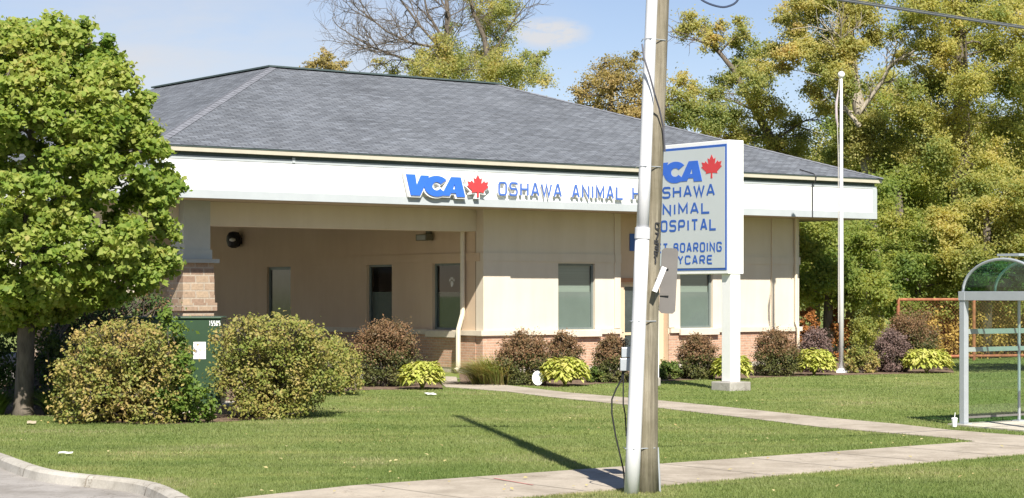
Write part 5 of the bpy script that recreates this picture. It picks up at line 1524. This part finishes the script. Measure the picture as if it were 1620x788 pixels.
leafy('tall_tree', 'tall yellow-green tree with pale broken limbs, directly behind the flagpole', d5, t_at(1385, d5, (1380, 300, .3), (1362, 190, .25), (1350, 120, .2), (1345, 50, .14), (1340, -60, .08)),
      [(1245, 25, 18), (1262, 45, 22), (1290, 20, 26), (1275, 75, 22), (1300, 60, 28), (1250, 85, 20), (1225, 78, 16), (1315, 95, 26), (1330, 25, 26), (1345, 70, 24), (1325, 130, 24), (1360, 20, 26), (1300, 115, 22), (1290, 145, 18), (1345, 140, 20), (1265, 5, 18), (1310, -15, 26), (1370, -20, 26), (1240, 110, 12), (1385, 60, 20), (1380, 205, 26), (1350, 190, 22), (1360, 235, 26), (1335, 220, 18), (1395, 245, 26), (1320, 250, 20), (1300, 170, 14)],
      22000, L_AUT, BARKP, 106, extra=bare_extra([[(1352, 125), (1335, 90), (1330, 60)], [(1358, 180), (1395, 130), (1410, 100), (1440, 85)], [(1360, 200), (1320, 150), (1330, 120)]], d5 - 1, 1, 1.2, .09))
d6 = 74
leafy('tall_tree', 'tallest dense gold-green tree filling the upper right corner', d6, t_at(1520, d6, (1520, 300, .36), (1522, 150, .28), (1520, 60, .2), (1515, -40, .1)),
      [(1440, 20, 26), (1470, 10, 26), (1500, 30, 30), (1535, 10, 30), (1570, 30, 30), (1605, 15, 30), (1635, 40, 30), (1430, 90, 18), (1465, 70, 22), (1490, 85, 28), (1525, 70, 28), (1560, 80, 30), (1595, 75, 30), (1630, 95, 30), (1445, 140, 20), (1470, 125, 26), (1500, 140, 30), (1535, 130, 30), (1570, 135, 30), (1605, 140, 30), (1640, 150, 30), (1440, 180, 26), (1470, 190, 30), (1505, 195, 30), (1540, 190, 30), (1580, 195, 30), (1615, 205, 30), (1425, 220, 24), (1455, 240, 28), (1490, 250, 28), (1530, 245, 28), (1570, 255, 28), (1605, 260, 28), (1640, 240, 28), (1480, -25, 28), (1540, -30, 28), (1600, -30, 28), (1420, 50, 16)],
      36000, L_YEL, BARKD, 107, jd=1.6)
leafy('spreading_tree', 'wide yellow-green tree just right of the clinic fascia end', 72, t_at(1420, 72, (1420, 420, .22), (1422, 330, .16), (1420, 270, .09)),
      [(1405, 270, 24), (1435, 280, 26), (1465, 285, 26), (1400, 305, 26), (1430, 320, 26), (1465, 325, 26), (1410, 345, 24), (1440, 360, 26), (1475, 360, 24), (1495, 310, 22), (1385, 330, 16), (1392, 375, 22), (1420, 390, 24), (1455, 400, 26)],
      12500, L_GRN, BARKD, 108)
leafy('spreading_tree', 'bright yellow tree low at the right edge behind the shelter roof', 69, t_at(1560, 69, (1560, 440, .2), (1562, 380, .15), (1560, 330, .09)),
      [(1530, 300, 24), (1565, 290, 26), (1600, 300, 28), (1635, 305, 28), (1515, 335, 24), (1550, 335, 26), (1590, 340, 28), (1630, 345, 28), (1505, 370, 22), (1540, 372, 26), (1580, 380, 26), (1620, 385, 28), (1490, 345, 20), (1520, 405, 24), (1560, 415, 26), (1605, 425, 26), (1500, 420, 22), (1640, 430, 26)],
      16000, L_YEL, BARKD, 109)
leafy('understorey_tree', 'green low tree right beside the clinic corner, behind the flagpole', 66, t_at(1310, 66, (1310, 500, .16), (1312, 440, .12), (1315, 390, .06)),
      [(1280, 368, 22), (1310, 365, 24), (1345, 370, 24), (1375, 385, 22), (1275, 400, 22), (1305, 400, 24), (1340, 405, 26), (1372, 415, 22), (1280, 435, 20), (1310, 435, 24), (1345, 440, 24), (1380, 445, 22), (1300, 465, 20), (1335, 470, 22), (1395, 465, 18), (1270, 460, 18), (1260, 375, 16)],
      12500, L_GRN, BARKD, 110)
leafy('understorey_tree', 'dark green low tree behind the left end of the rusty fence', 70, t_at(1450, 70, (1450, 500, .16), (1452, 440, .12), (1455, 410, .06)),
      [(1420, 420, 22), (1450, 425, 24), (1485, 430, 24), (1410, 450, 22), (1440, 455, 24), (1475, 460, 24), (1510, 450, 22), (1400, 485, 22), (1435, 490, 24), (1545, 455, 24), (1580, 460, 24), (1620, 465, 26), (1510, 480, 22)],
      10500, L_GRN, BARKD, 111)
# the wood further back, each tree its own object
q = np.random.default_rng(77)
for i, (x, top, d, lm, lab) in enumerate([(1290, 235, 92, L_AUT, 'dim olive tree of the wood seen over the right end of the roof'),
                                     (1345, 160, 96, L_GRN, 'green tree of the wood behind the pale-limbed tall tree'),
                                     (1420, 120, 98, L_AUT, 'olive tree of the wood between the two tall trees'),
                                     (1500, 215, 90, L_GRN, 'green tree of the wood below the tallest crown'),
                                     (1590, 190, 94, L_YEL, 'yellow tree of the wood behind the right edge'),
                                     (1670, 120, 92, L_AUT, 'olive tree of the wood cut by the right edge'),
                                     (1230, 262, 95, L_AUT, 'rust-olive tree of the wood low behind the roof, right of the roadside sign')]):
    lst = []
    for k in range(26):
        y = top + (470 - top) * (k + 0.5) / 26
        lst.append((x + q.normal(0, 26 + 0.06 * (y - top)), y, 22 + 12 * q.random()))
    leafy('wood_tree', lab, d, t_at(x, d, (x, 350, .2), (x + 4, top + 60, .12), (x, top + 10, .05)), lst, 12500, lm, BARKD, 200 + i, size=0.20, jd=1.8)
# tree beyond the right edge whose shade falls on the lawn behind the shelter
b = []
for k in range(26):
    a = k * 2.4; rr_ = 1.9 * math.sqrt((k + .5) / 26)
    b.append((16.3 + rr_ * math.cos(a), 52.2 + rr_ * math.sin(a), 8.5 + 1.8 * math.sin(k * 1.7), 0.9))
tree('street_tree', 'round-crowned tree beyond the right edge of the lawn', 'tree', [(16.3, 52.2, -.1, .2), (16.3, 52.2, 4, .15), (16.3, 52.2, 9, .06)], b, 5000, 0.2, L_GRN, BARK, 300)

# fallen leaves on the lawn
n = 170
y = 1 / (1 / 22 + rng.random(n) * (1 / 55 - 1 / 22)); x = (rng.random(n) * 2 - 1) * 0.255 * y
k = inside(lawn_pts, x, y) & ~inside([(p_[0], p_[1]) for p_ in bed1], x, y)
x, y = x[k], y[k]
c = np.stack([x, y, np.full(len(x), 0.045)], 1)
v, f = leaf_cloud(c, 0.03 + 0.045 * rng.random(len(x)), np.zeros_like(c), 2.0, 0.35)
struct(arrays_to_mesh('fallen_leaves', v, f, leaf_mat('dry_leaves', [(0.3, 0.22, 0.09), (0.42, 0.36, 0.16), (0.5, 0.45, 0.24)], 0.1, 2, 0.8)), 'stuff')
